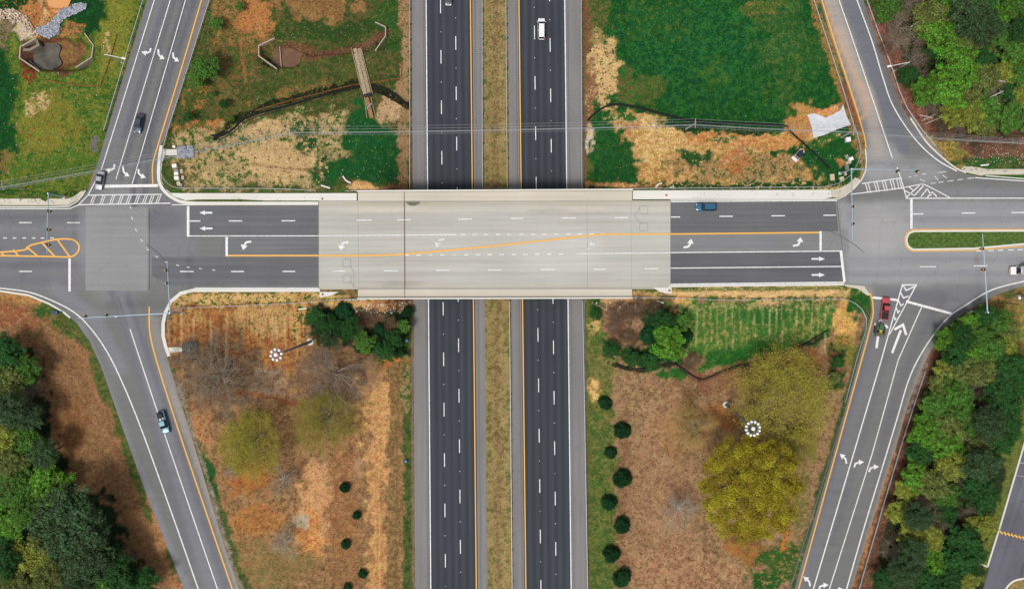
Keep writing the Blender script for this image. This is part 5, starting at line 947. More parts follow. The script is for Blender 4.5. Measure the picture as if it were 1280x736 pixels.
def vehicle(name, label, cat, loc, heading, paint, L=4.7, Wd=1.84, kind='sedan', roofm=None, hoodz=.92, roofz=1.45):
    """heading: degrees clockwise from north (+Y)"""
    r = empty(name, loc, -math.radians(heading), label, cat); hl_, hw = L/2, Wd/2
    zt = hoodz
    if kind == 'pickup': st = [(-hl_, hw*.93, .5, .78), (-hl_+.05, hw*.96, .42, .84), (-hl_+.2, hw, .32, .86), (hl_-1.0, hw, .28, zt), (hl_-.45, hw*.98, .3, zt-.04), (hl_-.12, hw*.9, .36, zt-.12), (hl_, hw*.78, .42, zt-.3)]
    else: st = [(-hl_, hw*.74, .42, zt-.22), (-hl_+.12, hw*.88, .34, zt-.04), (-hl_+.5, hw*.97, .26, zt+.03), (-.5, hw, .24, zt+.02), (hl_-1.5, hw, .24, zt-.02), (hl_-.7, hw*.97, .26, zt-.12), (hl_-.2, hw*.87, .3, zt-.24), (hl_, hw*.66, .36, zt-.38)]
    body = loft(st).build('body', paint, r, smooth=False)
    bv = body.modifiers.new('soft', 'SUBSURF'); bv.levels = bv.render_levels = 1
    if kind == 'pickup': y0, y1, ty0, ty1 = -.55, hl_-1.35, -.35, hl_-2.05
    elif kind == 'van': y0, y1, ty0, ty1 = -hl_+.12, hl_-.95, -hl_+.32, hl_-1.75
    elif kind == 'suv': y0, y1, ty0, ty1 = -hl_+.25, hl_-1.25, -hl_+.6, hl_-2.0
    else: y0, y1, ty0, ty1 = -hl_+.75, hl_-1.25, -hl_+1.45, hl_-2.05
    bw, tw = hw*.93, hw*.66; z0, z1_ = zt-.06, roofz
    mb = MB(); frustum(mb, [(-bw, y0), (bw, y0), (bw, y1), (-bw, y1)], [(-tw, ty0), (tw, ty0), (tw, ty1), (-tw, ty1)], z0, z1_)
    bmesh.ops.bevel(mb.bm, geom=mb.bm.edges[:], offset=.05, segments=2, affect='EDGES'); mb.build('cabin', paint, r)
    mb = MB(); mb.box((0, (ty0+ty1)/2, z1_+.012), (tw*1.86, (ty1-ty0)*.94, .05), bev=.02); mb.build('roof', roofm or paint, r)
    def pane(nm, A_, B_, Cc, D, inset=.1, off=.02):
        A_, B_, Cc, D = map(Vector, (A_, B_, Cc, D)); c_ = (A_+B_+Cc+D)/4; n_ = (B_-A_).cross(D-A_).normalized()
        if n_.dot(c_-Vector((0, (y0+y1)/2, z0))) < 0: n_ = -n_
        q = [p+(c_-p)*inset+n_*off for p in (A_, B_, Cc, D)]; mb = MB(); f = mb.bm.faces.new([mb.bm.verts.new(p) for p in q])
        e_ = bmesh.ops.extrude_face_region(mb.bm, geom=[f]); bmesh.ops.translate(mb.bm, verts=[g for g in e_['geom'] if isinstance(g, bmesh.types.BMVert)], vec=-n_*.015); mb.build(nm, M_GLASS, r)
    zb_ = z0+.06
    pane('windshield', (-bw, y1, zb_), (bw, y1, zb_), (tw, ty1, z1_), (-tw, ty1, z1_), .07); pane('rear_window', (-bw, y0, zb_), (bw, y0, zb_), (tw, ty0, z1_), (-tw, ty0, z1_), .12)
    ym, tm = (y0+y1)/2, (ty0+ty1)/2
    for s in (-1, 1):
        pane('side_window', (s*bw, y1, zb_), (s*bw, ym, zb_), (s*tw, tm, z1_), (s*tw, ty1, z1_), .09); pane('side_window', (s*bw, ym, zb_), (s*bw, y0, zb_), (s*tw, ty0, z1_), (s*tw, tm, z1_), .09)
        MB().box((s*(hw+.1), y1-.1, zt+.1), (.2, .12, .14), bev=.03).build('wing_mirror', paint, r)
        MB().box((s*hw*.62, hl_-.16, zt-.3), (.34, .16, .13), rz=-s*.35, bev=.03).build('headlight', M_LAMP, r)
        MB().box((s*hw*.7, -hl_+.07, zt-.14), (.3, .1, .14), rz=s*.2, bev=.02).build('taillight', M_TAIL, r)
        for yy in (hl_-.9, -hl_+.9):
            t = MB().tube((s*(hw-.2), yy, .33), (s*(hw+.0), yy, .33), .33, .33, 20).build('wheel', M_TYRE, r)
            MB().tube((s*(hw-.01), yy, .33), (s*(hw+.02), yy, .33), .2, .2, 12).build('rim', M_RIM, t)
    MB().box((0, hl_-.04, .42), (hw*1.25, .1, .16), bev=.03).build('bumper', M_BLK if kind != 'pickup' else M_RIM, r)
    if kind == 'pickup':
        mb = MB(); bl0, bl1 = -hl_+.12, -.72
        mb.box((0, (bl0+bl1)/2, .885), (hw*1.62, bl1-bl0, .03)); mb.build('bed_floor', M_BLK, r)
        mb = MB()
        for s in (-1, 1): mb.box((s*hw*.9, (bl0+bl1)/2, .97), (.1, bl1-bl0+.1, .24), bev=.02)
        mb.box((0, bl0-.02, .96), (hw*1.7, .08, .22), bev=.02); mb.box((0, bl1+.06, .97), (hw*1.7, .08, .24), bev=.02); mb.build('bed_side', paint, r)
    return r
P_GREY, P_SILV, P_WHITE, P_BLUE, P_TEAL, P_RED, P_DK = car_paint('dark_blue_paint', (60, 74, 92)), car_paint('silver_paint', (176, 178, 182)), car_paint('white_paint', (238, 238, 240), 0), car_paint('blue_paint', (44, 104, 138)), car_paint('teal_paint', (70, 122, 142)), car_paint('red_paint', (204, 84, 90)), car_paint('charcoal_paint', (70, 80, 86))
def vat(u, v, z=0.0, top=.9):
    p = P(u, v, z+top); return (p.x, p.y, z+.02)
c1 = vehicle('sedan_car', 'dark blue grey sedan driving down the northwest ramp', 'car', vat(173.2, 154), 192, P_GREY, kind='sedan', L=4.7)
c2 = vehicle('sedan_car', 'silver sedan waiting beside the stop line at the crosswalk', 'car', vat(124.2, 225.5), 191, P_SILV, kind='sedan', L=4.5)
c3 = vehicle('passenger_van', 'white van on the northbound motorway near the top edge', 'van', vat(677, 35.5, ZH, 1.2), 0, P_WHITE, kind='van', L=5.3, Wd=1.95, roofz=1.85)
c4 = vehicle('sedan_car', 'dark car at the very top of the southbound motorway', 'car', vat(560.5, -6, ZH), 180, P_DK, kind='sedan', L=4.8)
MB().box((0, 2.36, .5), (1.35, .16, .3), bev=.03).build('bumper', P_WHITE, c4)
c5 = vehicle('sedan_car', 'teal blue sedan heading west just past the bridge', 'car', vat(883.2, 258.6), 270, P_BLUE, kind='suv', L=5.0, Wd=1.9, roofz=1.5)
c6 = vehicle('pickup_truck', 'teal pickup truck with a loaded dark bed on the southwest ramp', 'pickup', vat(203.6, 528), 163, P_TEAL, kind='pickup', L=5.5, Wd=1.95, roofz=1.7)
def top(name, label, cat, parent_pos, heading, offs):
    p = Vector(parent_pos); a_ = -math.radians(heading); c, s = math.cos(a_), math.sin(a_)
    return empty(name, (p.x+offs[0]*c-offs[1]*s, p.y+offs[0]*s+offs[1]*c, p.z+offs[2]), a_, label, cat)
t = top('tarpaulin_bundle', 'crumpled black tarpaulin heaped in the teal pickup bed', 'load', vat(203.6, 528), 163, (0, -2.0, .92))
mb = MB(); mb.ball((0, 0, .15), .72, 3, (1.0, 1.15, .4))
for v_ in mb.bm.verts: v_.co += Vector((0, 0, (fbm(np.array([v_.co.x*3]), np.array([v_.co.y*3]), 1.0, 3)[0]-.5)*.5))
mb.build('tarpaulin', mat('black_tarp', (34, 38, 42), .5, var=.3), t)
t = top('white_sack', 'white sacks lying behind the cab of the teal pickup', 'sack', vat(203.6, 528), 163, (0, -1.0, .95))
mb = MB(); mb.ball((-.4, .0, .15), .3, 2, (.9, .6, .6)); mb.ball((.25, .15, .18), .36, 2, (.8, 1, .6)); mb.build('sack', mat('white_sacking', (232, 232, 236), .8), t)
c7 = vehicle('pickup_truck', 'red pickup truck waiting at the southeast ramp stop line', 'pickup', vat(1107.2, 385.5), 7, P_RED, kind='pickup', L=5.3, Wd=1.9, roofz=1.7)
# flatbed trailer and mower
tp, th_ = vat(1100.3, 411.5, 0, .8), 7
r = empty('utility_trailer', tp, -math.radians(th_), 'low dark trailer with rails hitched behind the red pickup', 'trailer')
M_TF = mat('trailer_frame', (58, 54, 54), .6, var=.15); M_DK2 = mat('trailer_deck', (112, 96, 78), .9, var=.3, scale=4)
MB().box((0, -.1, .58), (1.9, 3.2, .08), bev=.01).build('deck', M_DK2, r)
mb = MB(); mb.tube((-.85, 1.5, .55), (0, 2.7, .5), .05); mb.tube((.85, 1.5, .55), (0, 2.7, .5), .05); mb.tube((0, 1.5, .5), (0, 2.8, .5), .04); mb.build('tongue', M_TF, r)
mb = MB()
for s in (-1, 1):
    mb.tube((s*.97, -1.7, 1.0), (s*.97, 1.5, 1.0), .045)
    for y in (-1.7, -.6, .5, 1.5): mb.tube((s*.97, y, .55), (s*.97, y, 1.0), .04)
mb.tube((-.97, 1.5, 1.0), (.97, 1.5, 1.0), .045); mb.build('side_rail', M_TF, r)
for s in (-1, 1):
    for y in (-.65, .15):
        q = MB().tube((s*1.0, y, .33), (s*1.22, y, .33), .33, .33, 18).build('wheel', M_TYRE, r); MB().tube((s*1.215, y, .33), (s*1.24, y, .33), .18, .18, 10).build('rim', mat('red_rim', (150, 60, 52), .5), q)
    MB().box((s*1.1, -.25, .72), (.28, 1.7, .06), bev=.02).build('mudguard', M_TF, r)
m_ = empty('ride_on_mower', (tp[0], tp[1], .66), -math.radians(th_), 'green riding mower with a yellow seat loaded on the trailer', 'mower')
M_GRN, M_YL = car_paint('mower_green', (66, 118, 74), 0), mat('seat_yellow', (240, 214, 40), .5)
MB().box((0, .75, .48), (.62, .95, .42), bev=.1).build('hood', M_GRN, m_); MB().box((0, -.35, .4), (.8, 1.3, .2), bev=.04).build('chassis', M_GRN, m_)
MB().box((0, .1, .16), (1.35, .8, .14), bev=.05).build('mowing_deck', M_GRN, m_)
q = MB().box((0, -.45, .62), (.5, .5, .14), bev=.05).build('seat', M_YL, m_); MB().box((0, -.72, .85), (.5, .1, .4), bev=.04).build('seat_back', M_YL, q)
mb = MB(); mb.tube((0, .15, .6), (0, -.02, .9), .025)
for i in range(12):
    a_, b_ = i/12*6.283, (i+1)/12*6.283; mb.tube((math.cos(a_)*.17, -.03+math.sin(a_)*.15, .9+math.sin(a_)*.06), (math.cos(b_)*.17, -.03+math.sin(b_)*.15, .9+math.sin(b_)*.06), .02, seg=5)
mb.build('steering_wheel', M_BLK, m_)
for s in (-1, 1):
    MB().tube((s*.42, -.6, .3), (s*.66, -.6, .3), .3, .3, 16).build('wheel', M_TYRE, m_); MB().tube((s*.4, .95, .2), (s*.56, .95, .2), .2, .2, 14).build('wheel', M_TYRE, m_)
t = empty('storage_crate', Vector(tp)+Vector((.12, 1.35, .64)), .1, 'small brown crate at the front of the mower trailer', 'crate')
MB().box((0, 0, .2), (.9, .42, .38), bev=.03).build('crate_body', mat('crate_brown', (120, 88, 76), .8), t); MB().box((0, 0, .41), (.94, .46, .05), bev=.01).build('lid', mat('crate_lid', (70, 74, 72), .7), t)
# box truck at the right edge
bp_ = vat(1283, 338, 0, 1.8)
r = vehicle('box_truck', 'white box truck entering at the right edge heading west', 'truck', bp_, 270, P_WHITE, kind='pickup', L=6.4, Wd=2.0, roofz=1.75)
MB().box((0, -1.3, 1.75), (2.1, 4.6, 2.1), bev=.06).build('cargo_box', mat('white_box', (228, 226, 224), .5), r); MB().box((0, 3.1, .7), (1.7, .14, .22), bev=.03).build('grille', mat('tan_grille', (190, 150, 120), .5), r)
# skid steer
sp = G(999, 192.5, .8); r = empty('skid_steer_loader', sp, math.radians(140), 'small white and black skid steer loader parked on the dry soil', 'loader')
MW, MO = mat('loader_white', (232, 230, 226), .4), mat('loader_orange', (214, 150, 96), .5)
MB().box((0, -.2, .75), (1.1, 2.0, .7), bev=.12).build('body', MW, r); MB().box((0, .2, 1.45), (1.25, 1.35, .9), bev=.08).build('cab', mat('cab_dark', (46, 54, 68), .3), r); MB().box((0, .2, 1.93), (1.2, 1.3, .08), bev=.03).build('cab_roof', mat('cab_roof', (36, 42, 56), .4), r); MB().tube((0, -.85, 1.1), (0, -.85, 1.35), .3, .24, 16).build('air_filter', M_BLK, r)
for s in (-1, 1):
    MB().box((s*.62, .1, 1.15), (.12, 2.3, .16), bev=.03).build('lift_arm', MW, r)
    for y in (-.75, .55):
        q = MB().tube((s*.56, y, .38), (s*.84, y, .38), .38, .38, 18).build('wheel', M_TYRE, r); MB().tube((s*.83, y, .38), (s*.86, y, .38), .18, .18, 10).build('rim', MO, q)
mb = MB(); mb.box((0, 1.55, .35), (1.6, .6, .08)); mb.box((0, 1.28, .6), (1.6, .08, .5)); mb.box((-.78, 1.5, .5), (.05, .55, .35)); mb.box((.78, 1.5, .5), (.05, .55, .35)); mb.build('bucket', MW, r)
MB().box((0, -1.25, .95), (.9, .3, .5), bev=.05).build('engine_cover', MO, r)

# ------------------------------------------------------------------ lighting masts, signals, poles
M_GALV = mat('pole_grey', (128, 138, 150), .45, .4, var=.06); M_WH = mat('fitting_white', (242, 242, 242), .4, var=.03); M_SIG = mat('signal_pole_steel', (172, 194, 206), .45, .3, var=.06)
def high_mast(base, apex, n, rr, label):
    b = G(*base); d0, d1 = math.hypot(base[0]-640, base[1]-368), math.hypot(apex[0]-640, apex[1]-368)
    L_ = (H-b.z)*(1-d0/d1); z = b.z+L_; t = P(apex[0], apex[1], z); r = empty('high_mast_light', b, 0, label, 'light mast')
    T = t-b; MB().tube((0, 0, -.3), T, .36, .15, 16).build('pole', M_GALV, r); MB().tube((0, 0, -.1), (0, 0, .25), .8, .8, 18).build('footing', M_CONC, r)
    MB().box((.35, .1, 1.0), (.35, .35, .8), bev=.03).build('control_box', M_GALV, r)
    mb = MB(); N = 40
    for i in range(N):
        a_, c_ = i/N*6.2832, (i+1)/N*6.2832; mb.tube(T+Vector((rr*.72*math.cos(a_), rr*.72*math.sin(a_), -.15)), T+Vector((rr*.72*math.cos(c_), rr*.72*math.sin(c_), -.15)), .05, seg=6)
    for i in range(4): a_ = i*math.pi/2+.4; mb.tube(T+Vector((0, 0, -.1)), T+Vector((rr*.8*math.cos(a_), rr*.8*math.sin(a_), -.15)), .035, seg=6)
    mb.build('lamp_ring', M_GALV, r)
    mb = MB(); mb.tube(T+Vector((0, 0, -.3)), T+Vector((0, 0, .15)), .42, .42, 20); mb.ball(T+Vector((0, 0, .15)), .42, 3, (1, 1, .5)); mb.build('head_cap', M_WH, r, smooth=True)
    for i in range(n):
        a_ = i/n*6.2832+.2; c_ = T+Vector((rr*math.cos(a_), rr*math.sin(a_), -.1)); mb = MB(); mb.ball(c_, .31, 2, (1, 1, .8)); mb.tube(c_, c_+Vector((0, 0, -.5)), .16, .3, 12); mb.build('lamp', M_WH, r, smooth=True)
    return r
high_mast((388, 427), (345, 443.3), 8, 1.10, 'tall lighting mast with eight white lamps in the southwest quadrant')
high_mast((907.5, 505.5), (941.5, 535.5), 12, 1.45, 'tall lighting mast with twelve white lamps beside the yellow green trees')
def street_lamp(base, apex, head, label):
    b = G(*base); d0, d1 = math.hypot(base[0]-640, base[1]-368), math.hypot(apex[0]-640, apex[1]-368)
    L_ = (H-b.z)*(1-d0/d1)+.3; z = b.z+L_; r = empty('street_lamp', b, 0, label, 'street lamp'); T = P(apex[0], apex[1], z)-b; Hd = P(head[0], head[1], z)-b
    MB().tube((0, 0, -.2), T, .13, .09, 12).build('pole', M_STEEL, r); MB().tube((0, 0, -.1), (0, 0, .4), .26, .2, 12).build('base', M_WH, r)
    MB().tube(T, Hd, .07, .06, 8).build('arm', M_WH, r); d_ = (Hd-T); MB().box(Hd, (.95, .42, .2), rz=math.atan2(d_.y, d_.x), bev=.07).build('lamp_head', M_WH, r)
street_lamp((152.5, 78.3), (130.5, 68.2), (154.5, 73.2), 'white street lamp reaching toward the northwest ramp')
street_lamp((1117, 89), (1137, 78), (1111.5, 83), 'white street lamp reaching toward the northeast ramp by the wood')
M_LENS = [mat('lens_red', (150, 40, 34), .3), mat('lens_amber', (196, 140, 50), .3), mat('lens_green', (44, 120, 84), .3)]
def signal_mast(base, arms, label, h=6.6, extra=None):
    """arms: list of (end pixel, [signal pixels], facing deg from north)"""
    b = G(*base); r = empty('traffic_signal_mast', b, 0, label, 'traffic signal'); b0 = b
    MB().tube((0, 0, -.2), (0, 0, h), .22, .15, 14).build('pole', M_SIG, r); MB().tube((0, 0, -.1), (0, 0, .3), .42, .34, 14).build('base', M_CONC, r); MB().tube((0, 0, h), (0, 0, h+.12), .19, .16, 12).build('cap', M_WH, r)
    for end, sigs, face in arms:
        e_ = P(end[0], end[1], b.z+h+.3)-b0; A_ = Vector((0, 0, h-.25)); d_ = e_-A_
        mb = MB(); n_ = 8
        for i in range(n_):
            f0, f1 = i/n_, (i+1)/n_; g = lambda f: A_+d_*f+Vector((0, 0, -.0+.35*math.sin(f*math.pi)*.3)); mb.tube(g(f0), g(f1), .14-.07*f0, .14-.07*f1, 10)
        mb.build('arm', M_SIG, r)
        for (u, v) in sigs:
            c_ = P(u, v, b.z+h-.3)-b0; f = max(0, min(1, (c_-A_).xy.dot(d_.xy)/d_.xy.length_squared)); pt = A_+d_*f
            a_ = -math.radians(face); fw = Vector((-math.sin(a_), math.cos(a_), 0))
            c_ = Vector((pt.x, pt.y, pt.z-.1))+fw*.28; q = MB().box(c_, (.36, .34, 1.1), rz=a_, bev=.03).build('signal_head', M_BLK, r)
            MB().box(c_-fw*.1, (.62, .05, 1.34), rz=a_).build('backplate', M_BLK, q)
            for k in range(3): lc = c_+Vector((0, 0, .35-.35*k)); MB().tube(lc+fw*.16, lc+fw*.19, .13, .13, 14).build('lens', M_LENS[k], q); MB().tube(lc+fw*.16+Vector((0, 0, .06)), lc+fw*.38+Vector((0, 0, .05)), .15, .15, 12, caps=False).build('visor', M_YEL if k == 0 else M_BLK, q)
            MB().tube(pt, c_+Vector((0, 0, .55)), .04, .04, 6).build('bracket', M_SIG, q)
    if extra:
        for (u, v) in extra: c_ = P(u, v, b.z+h)-b0; MB().box(c_, (.5, .3, .12), bev=.03).build('camera_unit', M_WH, r)
    return r
signal_mast((80, 246.3), [((58.5, 317), [(58.5, 264), (58.5, 287), (58.5, 306)], 90)], 'traffic signal mast spanning the west lanes from the northwest grass')
signal_mast((227, 390.5), [((209, 326), [(208.5, 338), (209, 354)], 270), ((97, 397.5), [(108, 397), (134, 396)], 0)], 'traffic signal mast with two arms on the southwest corner', extra=[(145, 395.5)])
signal_mast((1050, 216.8), [((1065.5, 301), [(1065, 258.5), (1065.4, 280)], 90), ((1147, 212.5), [(1121, 213), (1145, 212.6)], 180)], 'traffic signal mast with two arms on the northeast corner')
signal_mast((1214.5, 389.6), [((1228, 292), [(1227.8, 311), (1228, 337)], 270)], 'traffic signal mast spanning the east lanes from the right wood')
M_WOOD = mat('utility_pole_wood', (176, 168, 156), .9, var=.2, scale=6)
def utility_pole(base, apex, label, ang, h=None):
    b = G(*base); d0, d1 = math.hypot(base[0]-640, base[1]-368), math.hypot(apex[0]-640, apex[1]-368); L_ = (H-b.z)*(1-d0/d1); T = P(apex[0], apex[1], b.z+L_)-b
    r = empty('utility_pole', b, 0, label, 'utility pole'); MB().tube((0, 0, -.3), T, .2, .13, 12).build('pole', M_WOOD, r)
    a_ = math.radians(ang); n_ = Vector((-math.sin(a_), math.cos(a_), 0)); MB().box(T+Vector((0, 0, -.4)), (.14, 2.2, .14), rz=a_, bev=.01).build('crossarm', M_WOOD, r)
    for s in (-.95, -.32, .32, .95): q = T+n_*s; MB().tube(q+Vector((0, 0, -.33)), q+Vector((0, 0, -.1)), .07, .04, 8).build('insulator', M_WH, r)
    return b+T
p1 = utility_pole((31.5, 236), (2, 231.5), 'utility pole standing on the grass at the far left edge', 12)
p2 = utility_pole((377, 172), (361.5, 163.6), 'utility pole on the dry soil in the middle of the northwest quadrant', 6)
p3 = utility_pole((857, 161.5), (869.6, 153.8), 'utility pole beside the dark green field silt fence', -2)
p4 = utility_pole((1051.5, 172), (1068, 163), 'utility pole at the corner of the northeast quadrant fence', -4)
p4b = p4
M_WIRE = mat('cable_grey', (168, 172, 176), .5, .2, var=.02)
def wires(offs, label, rr, z_off=0):
    mb = MB(); ps = [P(-140, 262, p1.z), p1, p2, p3, p4, P(1300, 178+offs*3, 9.5), P(1600, 196, 9.5)]
    pts = []
    for a_, b_ in zip(ps, ps[1:]):
        d_ = (b_-a_).normalized(); n_ = Vector((-d_.y, d_.x, 0)); L_ = (b_-a_).length; N = 14
        for i in range(N+1):
            f = i/N; q = a_.lerp(b_, f)+n_*offs+Vector((0, 0, z_off-.1-L_*.018*4*f*(1-f))); pts.append(q)
    # join spans smoothly
    for p, q in zip(pts, pts[1:]):
        if (p-q).length > .05: mb.tube(p, q, rr, rr, 5, caps=False)
    tag(mb.build('overhead_cable', M_WIRE), label, 'cable', 'overhead cables between the utility poles')
for o_, l_, r_, zo in ((.95, 'northernmost thin overhead cable crossing the whole upper view', .022, 0), (.32, 'second overhead cable from the north on the utility poles', .022, 0), (-.32, 'third overhead cable from the north on the utility poles', .035, 0), (-.95, 'southernmost high overhead cable on the utility poles', .022, 0), (-.15, 'thick lower overhead cable slung beneath the four thin ones', .055, -1.6)):
    wires(o_, l_, r_, zo)
# anchored guys / end posts near the far corner
def post(u, v, h, label, cat, name, r0=.08, m=M_STEEL, headm=None):
    b = G(u, v); r = empty(name, b, 0, label, cat); MB().tube((0, 0, -.2), (0, 0, h), r0, r0*.8, 10).build('pole', m, r); return r
b = G(1253, 378); r = empty('camera_pole', b, 0, 'thin dark pole on the verge near the right edge', 'pole'); T = P(1274, 380.6, b.z+6.4)-b
MB().tube((0, 0, -.2), T, .11, .08, 10).build('pole', mat('dark_pole_steel', (50, 54, 52), .6), r); MB().box(T+Vector((0, 1.5, .1)), (.5, .55, .4), bev=.05).build('camera_box', M_WH, r); MB().tube(T, T+Vector((0, 1.5, 0)), .05).build('arm', M_GALV, r); MB().box(T+Vector((.5, 1.3, .0)), (.35, .9, .06)).build('sign_panel', mat('green_sign', (50, 110, 90), .5), r)
# utility cabinets
M_CAB, M_CABT, M_CABG = mat('cabinet_white', (238, 236, 232), .6, var=.06), mat('cabinet_tan', (206, 186, 156), .8, var=.1), mat('cabinet_grey', (150, 148, 142), .7, var=.1)
def cabinet(u, v, sx, sy, h, rz, m, label, lid=True, name='utility_cabinet'):
    b = G(u, v, h); r = empty(name, b, math.radians(rz), label, 'utility box'); MB().box((0, 0, .05), (sx*1.15, sy*1.15, .12)).build('plinth', M_CABG, r)
    MB().box((0, 0, h/2+.1), (sx, sy, h), bev=.03).build('housing', m, r); MB().box((0, 0, h+.13), (sx*1.06, sy*1.06, .06), bev=.02).build('lid', m, r); MB().box((0, -sy/2-.015, h/2+.1), (sx*.8, .03, h*.8), bev=.005).build('door', m, r)
for a_ in [(218, 207.3, 1.0, .8, .7, 5, M_CAB, 'whitest utility box northernmost in the northwest corner group'), (220.6, 213.6, .9, .7, .5, 0, M_CABG, 'greenish grey box in the middle of the northwest corner group'), (220.4, 217, .9, .7, .8, 0, M_CAB, 'white utility box just below the greenish grey box'), (220.8, 222.6, 1.0, .8, .8, 3, M_CAB, 'white utility box third from the north in the northwest corner'),
           (226.8, 214.2, .6, .9, .3, 0, M_CABT, 'flat tan vault lid east of the white boxes, northern one'), (228.5, 222, .6, .8, .3, 0, M_CABT, 'flat tan vault lid east of the white boxes, southern one'), (223.4, 229.6, .8, .9, .35, 20, M_CABT, 'tan box tilted beside the curving northwest railing'), (226.4, 231.4, .6, .7, .35, -10, M_CABG, 'small grey box touching the tilted tan box'), (217.5, 183.4, .6, .5, .4, 10, M_CAB, 'small white box alone above the northwest concrete flume'),
           (1060.6, 174.4, 1.0, 1.0, .8, 5, M_CAB, 'white utility box below the whitish ground sheet'), (1064, 198.6, .9, .8, .8, 25, M_CAB, 'white utility box tilted beside two tan lids near the railing'), (1058.6, 195.6, .6, .8, .3, 30, M_CABG, 'grey lid northwest of the tilted white box'), (1061.8, 202.6, .7, .8, .3, 30, M_CABT, 'tan lid southeast of the grey lids in the corner'), (1058.6, 204, .5, .6, .3, 10, M_CABT, 'smallest tan lid in the northeast corner group'), (1058.8, 209, .7, 1.0, .35, 5, M_CABG, 'upright grey box between the white box and signal mast'),
           (1040.4, 221.6, .9, 1.4, .3, 5, M_CABT, 'largest flat tan vault lid left of the signal mast'), (1052.4, 223.8, .9, 1.0, .35, 15, M_CABT, 'pale tan vault lid below the northeast signal mast'), (1057, 217.4, .4, .7, .4, 0, M_CABT, 'tiny pale post box beside the northeast signal mast'), (1273.5, 370.2, .5, .6, .8, 0, M_CABG, 'pale grey box on the verge near the right edge')]:
    cabinet(*a_)
BLUE = mat('blue_plastic', (38, 120, 190), .5)
r = empty('equipment_cart', G(70, 390.5), 0.05, 'small blue and black cart on grass beside the west kerb', 'cart')
MB().box((0, 0, .5), (1.3, .7, .5), bev=.06).build('tank', mat('dull_blue', (70, 110, 150), .5), r); MB().box((-.1, 0, .8), (.9, .35, .12), bev=.04).build('handle_frame', M_BLK, r); MB().box((1.2, .05, .35), (.8, .35, .3), bev=.05).build('engine', M_BLK, r)
for s in (-1, 1): MB().tube((s*.4, -.42, .2), (s*.4, .42, .2), .2, .2, 14).build('wheel', M_TYRE, r)
for (u, v, s, lb) in ((509, 425.4, .33, 'bright blue barrel in the weeds below the bridge by the motorway'), (507.6, 575.5, .28, 'bright blue barrel further south along the motorway verge')):
    g = G(u, v); r = empty('blue_barrel', g, 0, lb, 'barrel'); MB().tube((0, 0, 0), (0, 0, .8), s, s, 16).build('drum', BLUE, r); MB().tube((0, 0, .8), (0, 0, .84), s*1.05, s*1.05, 16).build('rim', BLUE, r)
# pale drain pipe ends near the bridge shoulders
M_PIPE = mat('white_pipe', (232, 228, 220), .6, var=.08)
for pts, lb in (([(429, 220.5), (433, 226), (439, 229)], 'pale drain pipe lying on soil northwest of the bridge'), ([(402, 232), (413, 235.4)], 'short pale pipe left of the northwest bridge corner'), ([(819, 235.2), (822, 231), (827, 229)], 'pale bent pipe on the grass northeast of the bridge'), ([(837, 234.6), (842, 233.6)], 'tiny pale pipe right of the bent pipe'), ([(817, 155.8), (818.6, 158.8)], 'small white pipe stub on straw soil near the silt fence'), ([(821, 376), (829, 378.6)], 'short pale pipe lying southeast of the bridge end'), ([(374, 386.5), (384, 385)], 'pale pipe at the edge of the southwest thicket'), ([(1225, 206.9), (1231, 206.5), (1235, 206)], 'white pipe lying behind the far sidewalk')):
    g3 = [G(*q) for q in pts]; mb = MB(); mb.path([q+Vector((0, 0, .25)) for q in g3], .2, 10); tag(mb.build('drain_pipe', M_PIPE), lb, 'pipe')
# litter stones scattered over the verges
def scatter_bits(n, poly, s0, s1, label, m, name):
    rocks(poly, n, s0, s1, label, m, name, .02)
M_BITS = mat('pale_stones', (222, 214, 200), .9, var=.1, island=.3)
scatter_bits(34, [(392, 205), (505, 205), (505, 236), (440, 236)], .04, .11, 'pale stones scattered in grass northwest of the bridge', M_BITS, 'stones')
scatter_bits(110, [(440, 383), (510, 376), (508, 392), (445, 394)], .06, .2, 'pale rubble scattered below the southwest bridge end', M_BITS, 'stones')
scatter_bits(60, [(742, 378), (800, 372), (810, 384), (750, 392)], .06, .2, 'pale rubble scattered below the southeast bridge end', M_BITS, 'stones')
scatter_bits(260, [(215, 30), (510, 30), (510, 236), (215, 236)], .04, .1, 'tiny pale stones over the northwest quadrant', M_BITS, 'stones')
scatter_bits(200, [(735, 140), (1050, 140), (1050, 230), (735, 230)], .04, .1, 'tiny pale stones over the northeast quadrant soil', M_BITS, 'stones')
scatter_bits(160, [(215, 400), (500, 400), (500, 730), (310, 730)], .04, .12, 'tiny pale stones over the southwest quadrant', M_BITS, 'stones')
scatter_bits(160, [(5, 90), (130, 90), (100, 230), (5, 230)], .04, .12, 'tiny pale stones over the northwest outer grass', M_BITS, 'stones')
scatter_bits(200, [(1205, 170), (1280, 170), (1280, 205), (1215, 205)], .04, .14, 'pale litter and stones in the brush above the far sidewalk', M_BITS, 'stones')

